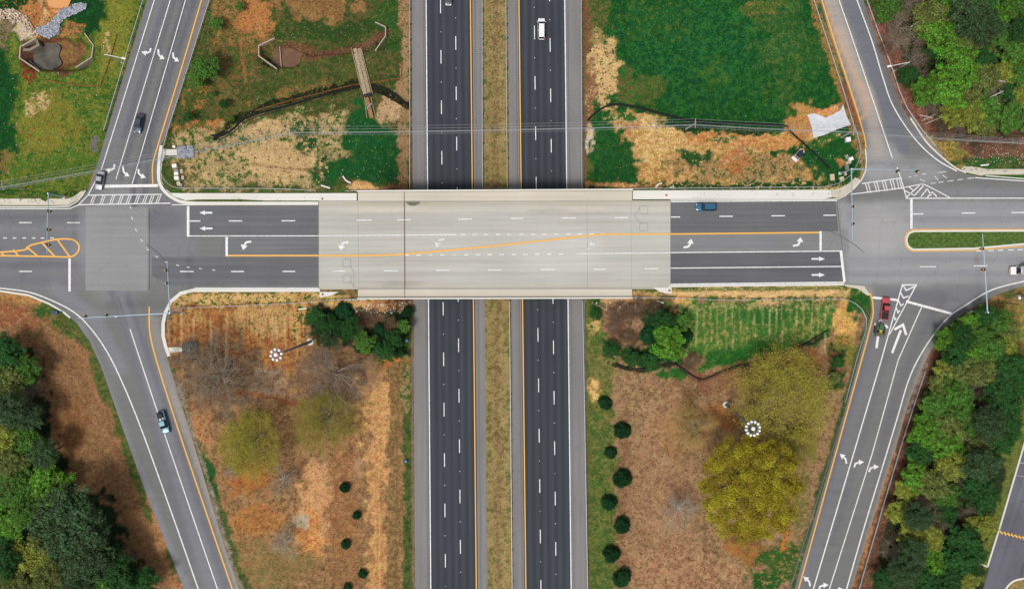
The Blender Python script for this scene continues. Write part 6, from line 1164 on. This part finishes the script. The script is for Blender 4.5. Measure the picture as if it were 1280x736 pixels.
# ------------------------------------------------------------------ trees
def leaf_mat(name, c0, var=.5):
    m = bpy.data.materials.new(name); m.use_nodes = True; n = m.node_tree.nodes; L = m.node_tree.links; b = n['Principled BSDF']
    b.inputs['Roughness'].default_value = .75; b.inputs['Specular IOR Level'].default_value = .15
    g = n.new('ShaderNodeNewGeometry'); at = n.new('ShaderNodeAttribute'); at.attribute_name = 'tint'; oi = n.new('ShaderNodeObjectInfo')
    r = n.new('ShaderNodeMapRange'); r.inputs[3].default_value = 1-var; r.inputs[4].default_value = 1+var; L.new(g.outputs['Random Per Island'], r.inputs[0])
    k = n.new('ShaderNodeMath'); k.operation = 'MULTIPLY'; L.new(r.outputs[0], k.inputs[0]); L.new(at.outputs['Fac'], k.inputs[1])
    r2 = n.new('ShaderNodeMapRange'); r2.inputs[3].default_value = .8; r2.inputs[4].default_value = 1.2; L.new(oi.outputs['Random'], r2.inputs[0])
    k2 = n.new('ShaderNodeMath'); k2.operation = 'MULTIPLY'; L.new(k.outputs[0], k2.inputs[0]); L.new(r2.outputs[0], k2.inputs[1])
    hv = n.new('ShaderNodeHueSaturation'); hv.inputs['Color'].default_value = (*lin(c0), 1); L.new(k2.outputs[0], hv.inputs['Value'])
    r3 = n.new('ShaderNodeMapRange'); r3.inputs[3].default_value = .48; r3.inputs[4].default_value = .52; L.new(at.outputs['Fac'], r3.inputs[0]); r3.inputs[1].default_value = .6; r3.inputs[2].default_value = 1.4; L.new(r3.outputs[0], hv.inputs['Hue'])
    L.new(hv.outputs[0], b.inputs['Base Color'])
    tr = n.new('ShaderNodeBsdfTranslucent'); L.new(hv.outputs[0], tr.inputs[0]); mx = n.new('ShaderNodeMixShader'); mx.inputs[0].default_value = .25
    L.new(b.outputs[0], mx.inputs[1]); L.new(tr.outputs[0], mx.inputs[2]); L.new(mx.outputs[0], n['Material Output'].inputs[0]); return m
LM = {'G': leaf_mat('leaf_mid_green', (90, 134, 52), .6), 'L': leaf_mat('leaf_lime', (100, 152, 48), .6), 'D': leaf_mat('leaf_dark_green', (52, 100, 44), .6), 'P': leaf_mat('leaf_grey_green', (70, 98, 60), .6),
      'Y': leaf_mat('leaf_yellow_green', (152, 160, 66), .6), 'M': leaf_mat('leaf_moss_yellow', (160, 146, 36), .5), 'H': leaf_mat('bud_olive', (164, 156, 62), .4), 'B': leaf_mat('twig_bud', (160, 142, 120), .3), 'E': leaf_mat('evergreen_leaf', (30, 76, 38)), 'O': leaf_mat('leaf_olive', (122, 134, 68), .6), 'Q': leaf_mat('pale_twigs', (188, 176, 158), .3), 'S': leaf_mat('straw_twigs', (186, 158, 96), .3), 'W': leaf_mat('dry_twigs', (142, 112, 88), .4)}
BK = {'n': mat('bark_brown', (96, 84, 70), .9, var=.25), 'g': mat('bark_grey', (146, 136, 122), .9, var=.2), 'w': mat('bark_pale', (186, 178, 164), .9, var=.2)}
def leaves(centres, n, size, up=.55, spread=1.0, tint_r=.28):
    """centres (k,4): x,y,z,r clumps; returns mesh arrays of small pointed leaf quads on the clump shells"""
    k = len(centres); w_ = centres[:, 3]**2; idx = RNG.choice(k, n, p=w_/w_.sum()); c = centres[idx]
    d = RNG.normal(size=(n, 3)); d[:, 2] = np.where(RNG.random(n) < .7, np.abs(d[:, 2]), d[:, 2]); d /= np.linalg.norm(d, axis=1)[:, None]
    r = c[:, 3]*(RNG.random(n)**.35)*spread; r *= 1+.25*RNG.normal(size=n)*.5
    p = c[:, :3]+d*r[:, None]*np.array([1, 1, .8])
    nrm = d*(1-up)+np.array([0, 0, up])+RNG.normal(size=(n, 3))*.38; nrm /= np.linalg.norm(nrm, axis=1)[:, None]
    t = np.cross(nrm, RNG.normal(size=(n, 3))); t /= np.linalg.norm(t, axis=1)[:, None]; b_ = np.cross(nrm, t)
    s = size*RNG.uniform(.6, 1.4, n)[:, None]
    V = np.stack([p-t*s, p-b_*s*.62, p+t*s, p+b_*s*.62], 1).reshape(-1, 3); F = np.arange(4*n).reshape(-1, 4)
    ct = 1+RNG.uniform(-tint_r, tint_r, k); return V, F, np.repeat(ct[idx], 4)
def tubes(paths, seg=5):
    V, F = [], []; o = 0
    for a_, b_, r0, r1 in paths:
        a_, b_ = np.array(a_, float), np.array(b_, float); d = b_-a_; L_ = np.linalg.norm(d)
        if L_ < 1e-5: continue
        d = d/L_; u = np.cross(d, [0, 0, 1.] if abs(d[2]) < .9 else [1., 0, 0]); u /= np.linalg.norm(u); v = np.cross(d, u); an = np.arange(seg)/seg*2*math.pi
        ring = np.cos(an)[:, None]*u+np.sin(an)[:, None]*v; V += [a_+ring*r0, b_+ring*r1]
        i = np.arange(seg); j = (i+1) % seg; F.append(np.stack([o+i, o+j, o+seg+j, o+seg+i], 1)); o += 2*seg
    return np.concatenate(V), np.concatenate(F)
def branch_paths(p, d, L_, r, depth, out, tw, spread=.6, n=3, up=.12):
    segs_ = 3; q = np.array(p, float); d = np.array(d, float); d /= np.linalg.norm(d)
    for i in range(segs_):
        d2 = d+RNG.normal(size=3)*.13+np.array([0, 0, up*.5]); d2 /= np.linalg.norm(d2); q2 = q+d2*L_/segs_
        r2 = r*(1-.22); (out if depth > 1 else tw).append((q, q2, r, r2)); q, d, r = q2, d2, r2
        if depth > 0 and i >= 0:
            for _ in range(n if i == segs_-1 else max(1, n-1)):
                ax = RNG.normal(size=3); ax -= d*np.dot(ax, d); ax /= np.linalg.norm(ax)+1e-9
                dd = d*(1-spread*.55)+ax*spread; branch_paths(q, dd, L_*RNG.uniform(.5, .72), r*.55, depth-1, out, tw, spread, n, up)
PROTO = {}
def make_proto(kd, var):
    """unit-ish tree: crown radius 4 m, returns (trunk mesh, crown mesh, height)"""
    R_ = 4.0
    if kd in 'GLDPYOM':
        h = {'P': 12., 'D': 9.5, 'M': 9.}.get(kd, 9.); cz = h-R_*.95; cl = []; nk = {'M': 46, 'P': 34, 'G': 26, 'L': 24, 'D': 28, 'Y': 24, 'O': 26}[kd]
        for i in range(nk):
            a_ = i*2.39996+RNG.uniform(-.4, .4); q = math.sqrt((i+.5)/nk)*RNG.uniform(.85, 1.08); rr = R_*q*.86
            rc = R_*RNG.uniform(.2, .36)*(.72 if kd == 'M' else 1); zz = cz+R_*.85*math.sqrt(max(0, 1-q*q*.85))*RNG.uniform(.75, 1.05)-rc*.4
            cl.append((rr*math.cos(a_)*(1+.12*math.sin(a_*2+var)), rr*math.sin(a_)*(1-.1*math.sin(a_*2+var)), zz, rc))
            if i % 3 == 0: cl.append((rr*.7*math.cos(a_+1), rr*.7*math.sin(a_+1), zz-R_*.6, rc*1.1))
        if kd == 'M':
            cl = []
            for i in range(150):
                a_ = i*2.39996+RNG.uniform(-.2, .2); q = math.sqrt((i+.5)/150)*RNG.uniform(.95, 1.04); rr = R_*q*.9
                cl.append((rr*math.cos(a_), rr*math.sin(a_), cz+R_*.85*math.sqrt(max(0.05, 1-q*q*.8))*RNG.uniform(.78, 1.08), R_*RNG.uniform(.09, .145)))
        else:
            extra = []
            for c in cl:
                for _ in range(3): dd = RNG.normal(size=3); dd /= np.linalg.norm(dd); extra.append((c[0]+dd[0]*c[3]*.95, c[1]+dd[1]*c[3]*.95, c[2]+abs(dd[2])*c[3]*.6, c[3]*RNG.uniform(.3, .55)))
            cl = [(a0, b0, c0, r0*.72) for a0, b0, c0, r0 in cl]+extra
        cl = np.array(cl); nl = {'M': 62000, 'P': 11000, 'Y': 7500, 'O': 8500}.get(kd, 10500); sz = {'M': .05, 'P': .13, 'Y': .14}.get(kd, .15)
        V, F, T = leaves(cl, nl, sz, up=.3 if kd != 'M' else .2, spread=1.12 if kd != 'M' else 1.04, tint_r=.34 if kd != 'M' else .26); paths = [((0, 0, -.8), (0, 0, h*.3), .26, .2), ((0, 0, h*.3), (0.1, .05, h*.6), .2, .12)]
        for c in (cl[::4] if kd != 'M' else cl[::3]):
            s_ = np.array([0, 0, RNG.uniform(h*.28, h*.55)]); e_ = c[:3]*(.97 if kd != 'M' else .86); m_ = (s_+e_)/2+np.array([0, 0, -.2]); paths += [(s_, m_, .09, .06), (m_, e_, .06, .03)]
            if kd != 'M':
                for _ in range(3): paths.append((e_, e_+(RNG.normal(size=3)+[0, 0, .5])*(c[3]*.7+.35), .03, .012))
        TV, TF = tubes(paths); bark = BK['n'] if kd != 'M' else BK['g']
    elif kd in 'BHWSQ':
        h = 7.5 if kd != 'W' else 3.; out, tw = [], []; nb = 9 if kd != 'W' else 14
        if kd != 'W': out.append(((0, 0, -.8), (0, 0, 1.7), .22, .18)); s0 = np.array([0, 0, 1.6])
        else: s0 = np.array([0, 0, .0])
        for i in range(nb):
            a_ = i/nb*6.283+RNG.uniform(-.3, .3); el = RNG.uniform(.25, 1.15) if kd != 'W' else RNG.uniform(.2, .9)
            d_ = (math.cos(a_)*math.cos(el), math.sin(a_)*math.cos(el), math.sin(el)); branch_paths(s0+[0, 0, RNG.uniform(0, .8)], d_, 2.5, .1 if kd != 'W' else .05, 3, out, tw, .62, 3, .10)
        V1 = np.array([t[1] for t in tw]); keep = RNG.random(len(tw)) < {'B': .4, 'H': .6, 'W': .6, 'S': .9, 'Q': .3}[kd]; tw = [t for t, k_ in zip(tw, keep) if k_]
        tw = [(a_, b_, max(.016, r0), .009) for a_, b_, r0, r1 in tw]
        TV, TF = tubes(out, 5); WV, WF = tubes(tw, 3)
        rad = np.percentile(np.linalg.norm(V1[:, :2], axis=1), 93); sc = R_/rad
        nl = {'B': 1500, 'H': 26000, 'W': 1800, 'S': 5000, 'Q': 700}[kd]; ends = V1[RNG.integers(0, len(V1), nl)]+RNG.normal(size=(nl, 3))*(.22 if kd != 'H' else .3)
        if kd == 'H':
            a_ = RNG.uniform(0, 6.283, 150); q = np.sqrt(RNG.random(150))*(1+.06*np.sin(3*a_+var*2)); hub = np.stack([q*rad*np.cos(a_), q*rad*np.sin(a_), 3.2+3.8*np.sqrt(np.clip(1-q*q*.85, .02, 1))], 1)
            k5 = int(nl*.55); ends[:k5] = hub[RNG.integers(0, 150, k5)]+RNG.normal(size=(k5, 3))*[.3/sc, .3/sc, .35]
        c4 = np.c_[ends, np.full(nl, .02)]; V, F, T = leaves(c4, nl, {'B': .035, 'H': (.046, .034)[var % 2], 'W': .06, 'S': .045, 'Q': .03}[kd]/sc, .5, 1, .2)
        n0 = len(WV); V = np.r_[WV, V]; F = np.r_[WF, F+n0]; T = np.r_[np.full(n0, .95), T]
        TV = TV*[sc, sc, 1]; V = V*[sc, sc, 1]; bark = BK['g'] if kd != 'Q' else BK['w']
        cz = 0
    elif kd == 'E':
        h = 4.; cl = []
        ex, ey, ph = RNG.uniform(.8, 1.08), RNG.uniform(.85, 1.1), RNG.uniform(0, 6)
        for i in range(34): a_ = i*2.4; q = math.sqrt((i+.5)/34)*RNG.uniform(.85, 1.1)*(1+.12*math.sin(3*a_+ph)); cl.append((R_*.82*q*math.cos(a_)*ex, R_*.82*q*math.sin(a_)*ey, 1.0+R_*.8*math.sqrt(max(.05, 1-q*q*.9))*RNG.uniform(.8, 1.1), R_*RNG.uniform(.12, .26)))
        for i in range(14): a_ = i*.45; cl.append((R_*.78*math.cos(a_)*ex, R_*.78*math.sin(a_)*ey, 1.0, R_*RNG.uniform(.12, .3)))
        V, F, T = leaves(np.array(cl), 7000, .2, up=.35, spread=1.12, tint_r=.3); TV, TF = tubes([((0, 0, -.8), (0, 0, 2.5), .3, .1)]+[((0, 0, 1), (math.cos(i)*2, math.sin(i)*2, 2.4), .1, .04) for i in range(6)]); bark = BK['n']
    tm = mesh_np('trunk', TV, TF, bark); cm = mesh_np('crown', V, F, LM[kd]); at = cm.attributes.new('tint', 'FLOAT', 'POINT'); at.data.foreach_set('value', T.astype(np.float32))
    return tm, cm, float(np.percentile(V[:, 2], 96))
NVAR = {'G': 3, 'D': 2, 'L': 2, 'Y': 2, 'P': 2, 'O': 2, 'B': 3, 'H': 2, 'W': 2, 'S': 1, 'Q': 2, 'M': 1, 'E': 5}
CNT = {}
def tree(u, v, rpx, kd, label, group=None, name='tree', cat='tree', hs=None):
    if kd == 'P' and rpx < 40: hs = None
    i = CNT.get(kd, 0); CNT[kd] = i+1; key = (kd, i % NVAR[kd])
    if key not in PROTO: PROTO[key] = make_proto(*key)
    tm, cm, h = PROTO[key]; s = rpx*K/4.0; sz = s*(hs or (1.0 if s < 1.2 else 1.2/s*1.0 if False else 1.0))
    if s > 1.3: sz = s*.6
    elif name in ('leafy_tree', 'bare_tree'): sz = s*.82
    b = G(u, v, h*sz*.75); o = empty(name, b, random.uniform(0, 6.28), label, cat, group); o.scale = (s, s*random.uniform(.86, 1.06), sz)
    link('trunk', tm, o); link('crown', cm, o); return o
KN = {'G': 'mid green leafy tree', 'L': 'bright lime green tree', 'D': 'dark green leafy tree', 'P': 'grey green dense tree', 'Y': 'yellow green tree', 'O': 'olive green tree', 'B': 'leafless grey tree'}
ORD = ['first', 'second', 'third', 'fourth', 'fifth', 'sixth', 'seventh', 'eighth', 'ninth', 'tenth', 'eleventh', 'twelfth', 'thirteenth', 'fourteenth', 'fifteenth', 'sixteenth', 'seventeenth', 'eighteenth', 'nineteenth', 'twentieth']
WOODS = {
 'lower left wood': [(10, 443, 20, 'D'), (34, 462, 18, 'G'), (8, 476, 22, 'O'), (38, 486, 18, 'B'), (14, 512, 22, 'P'), (36, 520, 18, 'P'), (5, 545, 22, 'Y'), (32, 548, 20, 'G'), (56, 566, 18, 'P'), (14, 575, 20, 'O'), (60, 606, 27, 'L'), (20, 612, 26, 'G'), (8, 650, 26, 'L'), (38, 640, 22, 'G'), (86, 650, 42, 'P'), (112, 692, 32, 'P'), (40, 697, 26, 'Y'), (8, 698, 22, 'D'), (70, 722, 24, 'O'), (145, 712, 24, 'D'), (178, 728, 18, 'D'), (130, 733, 22, 'G'), (20, 730, 20, 'O'), (100, 730, 20, 'P'), (160, 696, 12, 'B')],
 'upper right wood': [(1112, 6, 16, 'G'), (1140, 2, 20, 'B'), (1128, 30, 22, 'B'), (1120, 50, 16, 'B'), (1162, 22, 22, 'O'), (1172, 40, 22, 'L'), (1180, 4, 18, 'L'), (1206, 10, 24, 'P'), (1232, 2, 18, 'D'), (1243, 22, 20, 'L'), (1225, 35, 24, 'P'), (1246, 45, 18, 'G'), (1203, 52, 20, 'O'), (1270, 8, 20, 'G'), (1272, 40, 20, 'D'), (1268, 66, 18, 'G'), (1196, 70, 21, 'L'), (1205, 92, 20, 'L'), (1168, 60, 14, 'D'), (1145, 72, 18, 'B'), (1148, 92, 16, 'B'), (1134, 96, 13, 'D'), (1160, 112, 20, 'L'), (1186, 112, 24, 'L'), (1178, 90, 12, 'G'), (1226, 76, 15, 'D'), (1232, 98, 18, 'O'), (1255, 92, 15, 'Y'), (1272, 92, 16, 'G'), (1214, 122, 16, 'O'), (1240, 118, 20, 'B'), (1216, 146, 18, 'Y'), (1234, 138, 18, 'G'), (1262, 118, 14, 'D'), (1275, 122, 16, 'Y'), (1258, 146, 20, 'G'), (1275, 150, 14, 'L'), (1190, 142, 15, 'Y'), (1232, 158, 14, 'O'), (1170, 136, 12, 'B')],
 'right wood': [(1200, 409, 13, 'G'), (1214, 405, 15.6, 'L'), (1232, 396, 15, 'D'), (1248, 402, 16, 'G'), (1241, 420, 14, 'B'), (1262, 412, 15, 'O'), (1185, 424, 16, 'L'), (1203, 424, 18, 'D'), (1222, 420, 18, 'G'), (1198, 444, 18, 'D'), (1216, 440, 18, 'L'), (1236, 438, 20, 'G'), (1254, 434, 16, 'Y'), (1183, 462, 16, 'Y'), (1204, 466, 20, 'O'), (1228, 464, 20, 'O'), (1256, 460, 20, 'D'), (1272, 448, 14, 'O'), (1272, 478, 18, 'D'), (1176, 482, 16, 'O'), (1194, 490, 20, 'G'), (1222, 492, 18, 'B'), (1250, 486, 20, 'D'), (1236, 508, 14, 'B'), (1170, 506, 18, 'G'), (1196, 512, 20, 'G'), (1256, 508, 20, 'D'), (1276, 508, 14, 'O'), (1160, 530, 18, 'L'), (1184, 534, 20, 'O'), (1210, 530, 18, 'G'), (1234, 530, 20, 'P'), (1262, 532, 16, 'D'), (1152, 546, 16, 'L'), (1176, 552, 20, 'L'), (1204, 545, 16, 'B'), (1196, 562, 14, 'L'), (1226, 552, 18, 'O'), (1248, 552, 18, 'D'), (1150, 566, 16, 'D'), (1172, 576, 18, 'B'), (1186, 582, 20, 'Y'), (1144, 596, 18, 'L'), (1208, 576, 14, 'D'), (1224, 580, 20, 'P'), (1200, 598, 16, 'B'), (1166, 604, 20, 'O'), (1132, 612, 14, 'Y'), (1184, 620, 16, 'G'), (1216, 608, 16, 'D'), (1230, 622, 18, 'D'), (1150, 622, 18, 'B'), (1122, 640, 15, 'Y'), (1146, 644, 18, 'P'), (1170, 648, 20, 'B'), (1184, 640, 14, 'D'), (1216, 656, 12, 'Y'), (1232, 656, 15, 'Y'), (1140, 666, 16, 'Y'), (1162, 672, 18, 'Y'), (1204, 674, 18, 'D'), (1216, 692, 16, 'D'), (1116, 690, 18, 'B'), (1140, 690, 18, 'P'), (1166, 702, 18, 'L'), (1196, 700, 20, 'D'), (1128, 712, 20, 'P'), (1104, 722, 14, 'D'), (1154, 726, 18, 'D'), (1184, 724, 18, 'D'), (1208, 728, 15, 'Y'), (1212, 716, 12, 'D')],
}
WOODS['right wood'] += [(1178, 598, 11, 'B'), (1208, 640, 12, 'B'), (1152, 582, 11, 'B'), (1236, 484, 12, 'B'), (1222, 400, 11, 'B'), (1190, 660, 12, 'B'), (1128, 672, 12, 'B')]
WOODS['upper right wood'] += [(1178, 18, 12, 'B'), (1150, 48, 13, 'B'), (1216, 108, 12, 'B'), (1252, 132, 12, 'B'), (1200, 158, 12, 'B'), (1222, 62, 11, 'B'), (1160, 128, 11, 'B')]
for wn, lst in WOODS.items():
    grp = {}
    for t_ in sorted(lst, key=lambda q: q[1]): grp.setdefault((t_[3], 'small' if t_[2] < 15.5 else ('large' if t_[2] > 23 else 'broad')), []).append(t_)
    for (kd, size), ts in grp.items():
        for i, (u, v, rp, k_) in enumerate(ts):
            lb = '%s %s, the only such one in the %s' % (size, KN[kd], wn) if len(ts) == 1 else '%s %s, %s such from the top in the %s' % (size, KN[kd], ORD[i], wn)
            tree(u, v, rp*1.08, kd, lb, 'trees of the '+wn, 'bare_tree' if kd == 'B' else 'leafy_tree')
# single trees
tree(938, 608, 66, 'M', 'huge lumpy moss yellow tree filling the southeast quadrant', hs=None, name='yellow_tree')
tree(982, 498, 58, 'H', 'wide hazy olive budding tree beside the twelve lamp mast', name='budding_tree')
tree(1000, 560, 24, 'H', 'smaller hazy budding tree between the mast and wire fence', name='budding_tree')
tree(868, 528, 30, 'S', 'thin straw coloured budding tree left of the twelve lamp mast', name='budding_tree')
tree(850, 637, 26, 'Q', 'pale leafless tree left of the huge yellow tree', name='bare_tree')
tree(270, 470, 52, 'B', 'wide leafless brown tree near the southwest concrete flume', name='bare_tree')
tree(415, 468, 50, 'B', 'wide leafless tree just below the southwest thicket', name='bare_tree')
tree(236, 450, 26, 'B', 'leafless tree leaning over the southwest ramp edge', name='bare_tree')
tree(312, 556, 41, 'H', 'dense yellow olive budding tree left in the southwest quadrant', name='budding_tree')
tree(403, 528, 39, 'H', 'sparse pale olive budding tree right of the dense one', name='budding_tree')
tree(352, 600, 22, 'Q', 'small leafless tree below the two olive budding trees', name='bare_tree')
tree(354, 680, 20, 'Q', 'small leafless tree near the bottom of the southwest quadrant', name='bare_tree')
tree(288, 590, 12, 'Q', 'tiny leafless sapling close to the southwest ramp', name='bare_tree')
tree(836, 430, 23, 'L', 'round lime green tree in the southeast thicket', name='leafy_tree')
tree(853, 402, 12, 'G', 'small green tree just above the round lime tree', name='leafy_tree')
for (u, v, rp, kd, lb) in [(830, 402, 15, 'D', 'dark bush above the round lime tree'), (812, 418, 12, 'E', 'dark evergreen bush left of the round lime tree'), (855, 420, 12, 'E', 'dark bush right of the round lime tree'), (772, 392, 17, 'W', 'dry brown brush mass below the southeast bridge end'), (796, 386, 16, 'W', 'dry reddish brush just right of the brown brush mass'), (785, 422, 14, 'W', 'dry tan brush south of the brown brush mass'), (768, 410, 12, 'W', 'small dry brush by the motorway fence'), (866, 452, 13, 'W', 'dry grey brush beside the southeast silt fence'), (820, 384, 11, 'W', 'small olive brush at the end of the bridge rail'), (764, 437, 12, 'D', 'green bush at the left end of the southeast thicket'), (790, 448, 12, 'D', 'green bush under the dry tan brush'), (815, 452, 12, 'D', 'green bush below the dark evergreen bush'), (745, 392, 9, 'D', 'green bush touching the northbound guardrail south of the bridge'), (1048, 452, 8, 'D', 'dark bush beside the southeast ramp fence, upper one'), (1042, 472, 8, 'O', 'olive bush beside the southeast ramp fence, lower one'),
      (394, 395, 12, 'D', 'green bush at the west end of the southwest thicket'), (411, 408, 14, 'D', 'green bush behind the west end bush'), (428, 391, 14, 'E', 'dark evergreen bush nearest the southwest bridge end'), (436, 410, 15, 'D', 'green bush in the heart of the southwest thicket'), (414, 424, 12, 'P', 'grey green bush on the lower left of the southwest thicket'), (455, 426, 13, 'G', 'mid green bush right of the tall mast footing'), (479, 440, 14, 'D', 'round bright green bush at the bottom of the southwest thicket'), (458, 438, 6, 'L', 'tiny lime bush next to the round bright green bush'), (492, 424, 12, 'D', 'green bush above right of the round bright bush'), (504, 408, 10, 'G', 'green bush beside the blue barrel'), (508, 390, 8, 'E', 'small dark bush touching the southbound shoulder below the bridge'), (474, 412, 11, 'E', 'dark evergreen bush between the two dry brush patches'), (462, 398, 11, 'W', 'dry pinkish brush inside the southwest thicket, left one'), (484, 404, 11, 'W', 'dry pinkish brush inside the southwest thicket, right one'), (497, 442, 7, 'D', 'small bush at the lower right corner of the southwest thicket'),
      (258, 84, 17, 'G', 'large green bush beside the northwest ramp guardrail'), (246, 98, 13, 'G', 'green bush attached below the large ramp bush'), (271, 30, 9, 'G', 'round green bush above the large ramp bush'), (280, 130, 6.5, 'D', 'small green bush in the orange soil'), (235, 147, 7, 'D', 'small green bush by the ramp below the others'), (266, 118, 4, 'G', 'tiny green bush left of the small bush'), (290, 148, 4, 'G', 'tiny green bush above the silt fence end'), (300, 8, 6, 'G', 'small green bush near the top of the orange soil'),
      (1104, 18, 12, 'G', 'low green bush at the top of the northeast guardrail'), (1108, 60, 10, 'W', 'dry brush below the leafless trees by the guardrail'), (1180, 160, 14, 'W', 'dry brown brush at the foot of the upper right wood'), (1205, 168, 12, 'W', 'dry brown brush right of the fallen branches'), (1240, 172, 13, 'W', 'dry brown brush above the far sidewalk, middle one'), (1268, 176, 12, 'W', 'dry brown brush above the far sidewalk, rightmost one'), (1222, 186, 10, 'W', 'dry brown brush nearest the far sidewalk')]:
    tree(u, v, rp, kd, lb, name='bush', cat='bush', hs=(.8 if kd != 'W' else .8))
for i, (u, v, rp) in enumerate([(757, 504, 9), (778.5, 538.5, 11.3), (763.5, 566, 8.5), (779, 599, 12), (762, 629.5, 11.3), (778.5, 657.5, 11.6), (765, 693.5, 11.2), (778.5, 723.5, 13.4)]):
    tree(u, v, rp, 'E', 'round evergreen shrub beside the northbound motorway, %s from the top' % ORD[i], 'row of evergreen shrubs', 'evergreen_shrub', 'shrub')
for i, (u, v, rp) in enumerate([(430, 610, 7), (445.5, 644.5, 6.3), (431.5, 681, 7), (453, 717.5, 6.2), (434, 735, 6)]):
    tree(u, v, rp, 'E', 'small evergreen shrub on dry soil in the southwest quadrant, %s from the top' % ORD[i], 'small evergreen shrubs on dry soil', 'evergreen_shrub', 'shrub')
# fallen logs
for pts, lb in (([(1149, 144), (1166, 148)], 'pale fallen log by the northeast guardrail, upper one'), ([(1152, 151), (1170, 143)], 'pale fallen log crossing the upper one'), ([(1157, 155), (1178, 146)], 'longest pale fallen log at the wood edge'), ([(1237, 122), (1254, 114)], 'whitish fallen branch inside the upper right wood'), ([(1238, 124), (1250, 131)], 'whitish fallen branch forking from the other one'), ([(1138, 34), (1160, 20)], 'thin pale leaning trunk among the leafless trees'), ([(1238, 100.5), (1256, 102)], 'thin white fallen trunk lying in the olive trees')):
    a_, b_ = G(*pts[0], 2), G(*pts[1], 2); hh = 5.5 if 'inside' in lb or 'forking' in lb or 'leaning' in lb or 'olive' in lb else .35
    a_, b_ = P(*pts[0], a_.z+hh), P(*pts[1], b_.z+hh+.2)
    mb = MB(); mb.path([a_, a_.lerp(b_, .5)+Vector((.1, .08, .1)), b_], .12, 7); d_ = b_-a_
    for f in (.4, .65, .85): q = a_.lerp(b_, f); mb.tube(q, q+Vector((random.uniform(-1, 1), random.uniform(-1, 1), .2)), .06, .02, 5)
    tag(mb.build('fallen_branch', BK['w']), lb, 'branch')

# ------------------------------------------------------------------ grass and weed tufts (stuff)
def tufts():
    X, Y, Z, U, V, A, B, Cv = GRD; greenA = A[:, 1]-A[:, 0]; greenB = B[:, 1]-B[:, 0]
    X2, Y2 = X+RNG.uniform(-.2, .2, len(X)), Y+RNG.uniform(-.2, .2, len(X))
    dr = np.minimum(np.minimum(sdist(X2, Y2, W_W), sdist(X2, Y2, E_W)), np.minimum(sdist(X2, Y2, L_W), sdist(X2, Y2, B_W))); dh = sdist(X2, Y2, HW)
    ok = (dr > .7) & (dh > .4) & (np.abs(X) < 125) & (np.abs(Y) < 74)
    ok &= ~((np.abs(U-72) < 48) & (np.abs(V-68) < 24)) & ~inside(U, V, [(1008, 138), (1054, 130), (1064, 158), (1016, 173)]) & ~inside(U, V, [(203, 178), (245, 181), (245, 199), (203, 198)]) & ~inside(U, V, [(203, 425), (250, 425), (250, 444), (203, 444)])
    sp = np.zeros(len(X), bool); pr = np.clip(-.02+.75*fbm(X, Y, 1.7, 3)**2.2, 0, 1)
    ix = np.nonzero(ok & (RNG.random(len(X)) < pr*1.0))[0]
    n = len(ix); useB = (RNG.random(n) < np.clip(Cv[ix]+.0, .15, .85)); col = np.where(useB[:, None], B[ix], A[ix]); col = col*RNG.uniform(.55, 1.6, (n, 1))
    V_, Cc = [], []; k = 4
    for j in range(k):
        a_ = RNG.uniform(0, 6.283, n); s = RNG.uniform(.14, .42, n); hh = RNG.uniform(.05, .28, n)*np.where(useB, 1.0, .6)
        cx, cy, cz = X2[ix], Y2[ix], Z[ix]; dx, dy = np.cos(a_), np.sin(a_)
        p0 = np.stack([cx-dy*s*.35, cy+dx*s*.35, cz-.02], 1); p1_ = np.stack([cx+dy*s*.35, cy-dx*s*.35, cz-.02], 1); p2_ = np.stack([cx+dx*s, cy+dy*s, cz+hh+.05], 1)
        V_.append(np.stack([p0, p1_, p2_], 1)); Cc.append(np.repeat(col[:, None, :], 3, 1))
    V_ = np.concatenate(V_).reshape(-1, 3); Cc = np.concatenate(Cc).reshape(-1, 3); F = np.arange(len(V_)).reshape(-1, 3)
    m = bpy.data.materials.new('tuft_blades'); m.use_nodes = True; nn = m.node_tree.nodes; b = nn['Principled BSDF']; b.inputs['Roughness'].default_value = .9; b.inputs['Specular IOR Level'].default_value = .1
    at = nn.new('ShaderNodeAttribute'); at.attribute_name = 'ca'; m.node_tree.links.new(at.outputs['Color'], b.inputs['Base Color'])
    me = mesh_np('grass_tufts', V_, F, m); add_col(me, 'ca', np.c_[Cc, np.ones(len(Cc))]); tag(link('grass_tufts', me), 'loose grass and weed tufts over the verges', 'grass', kind='stuff')
tufts()
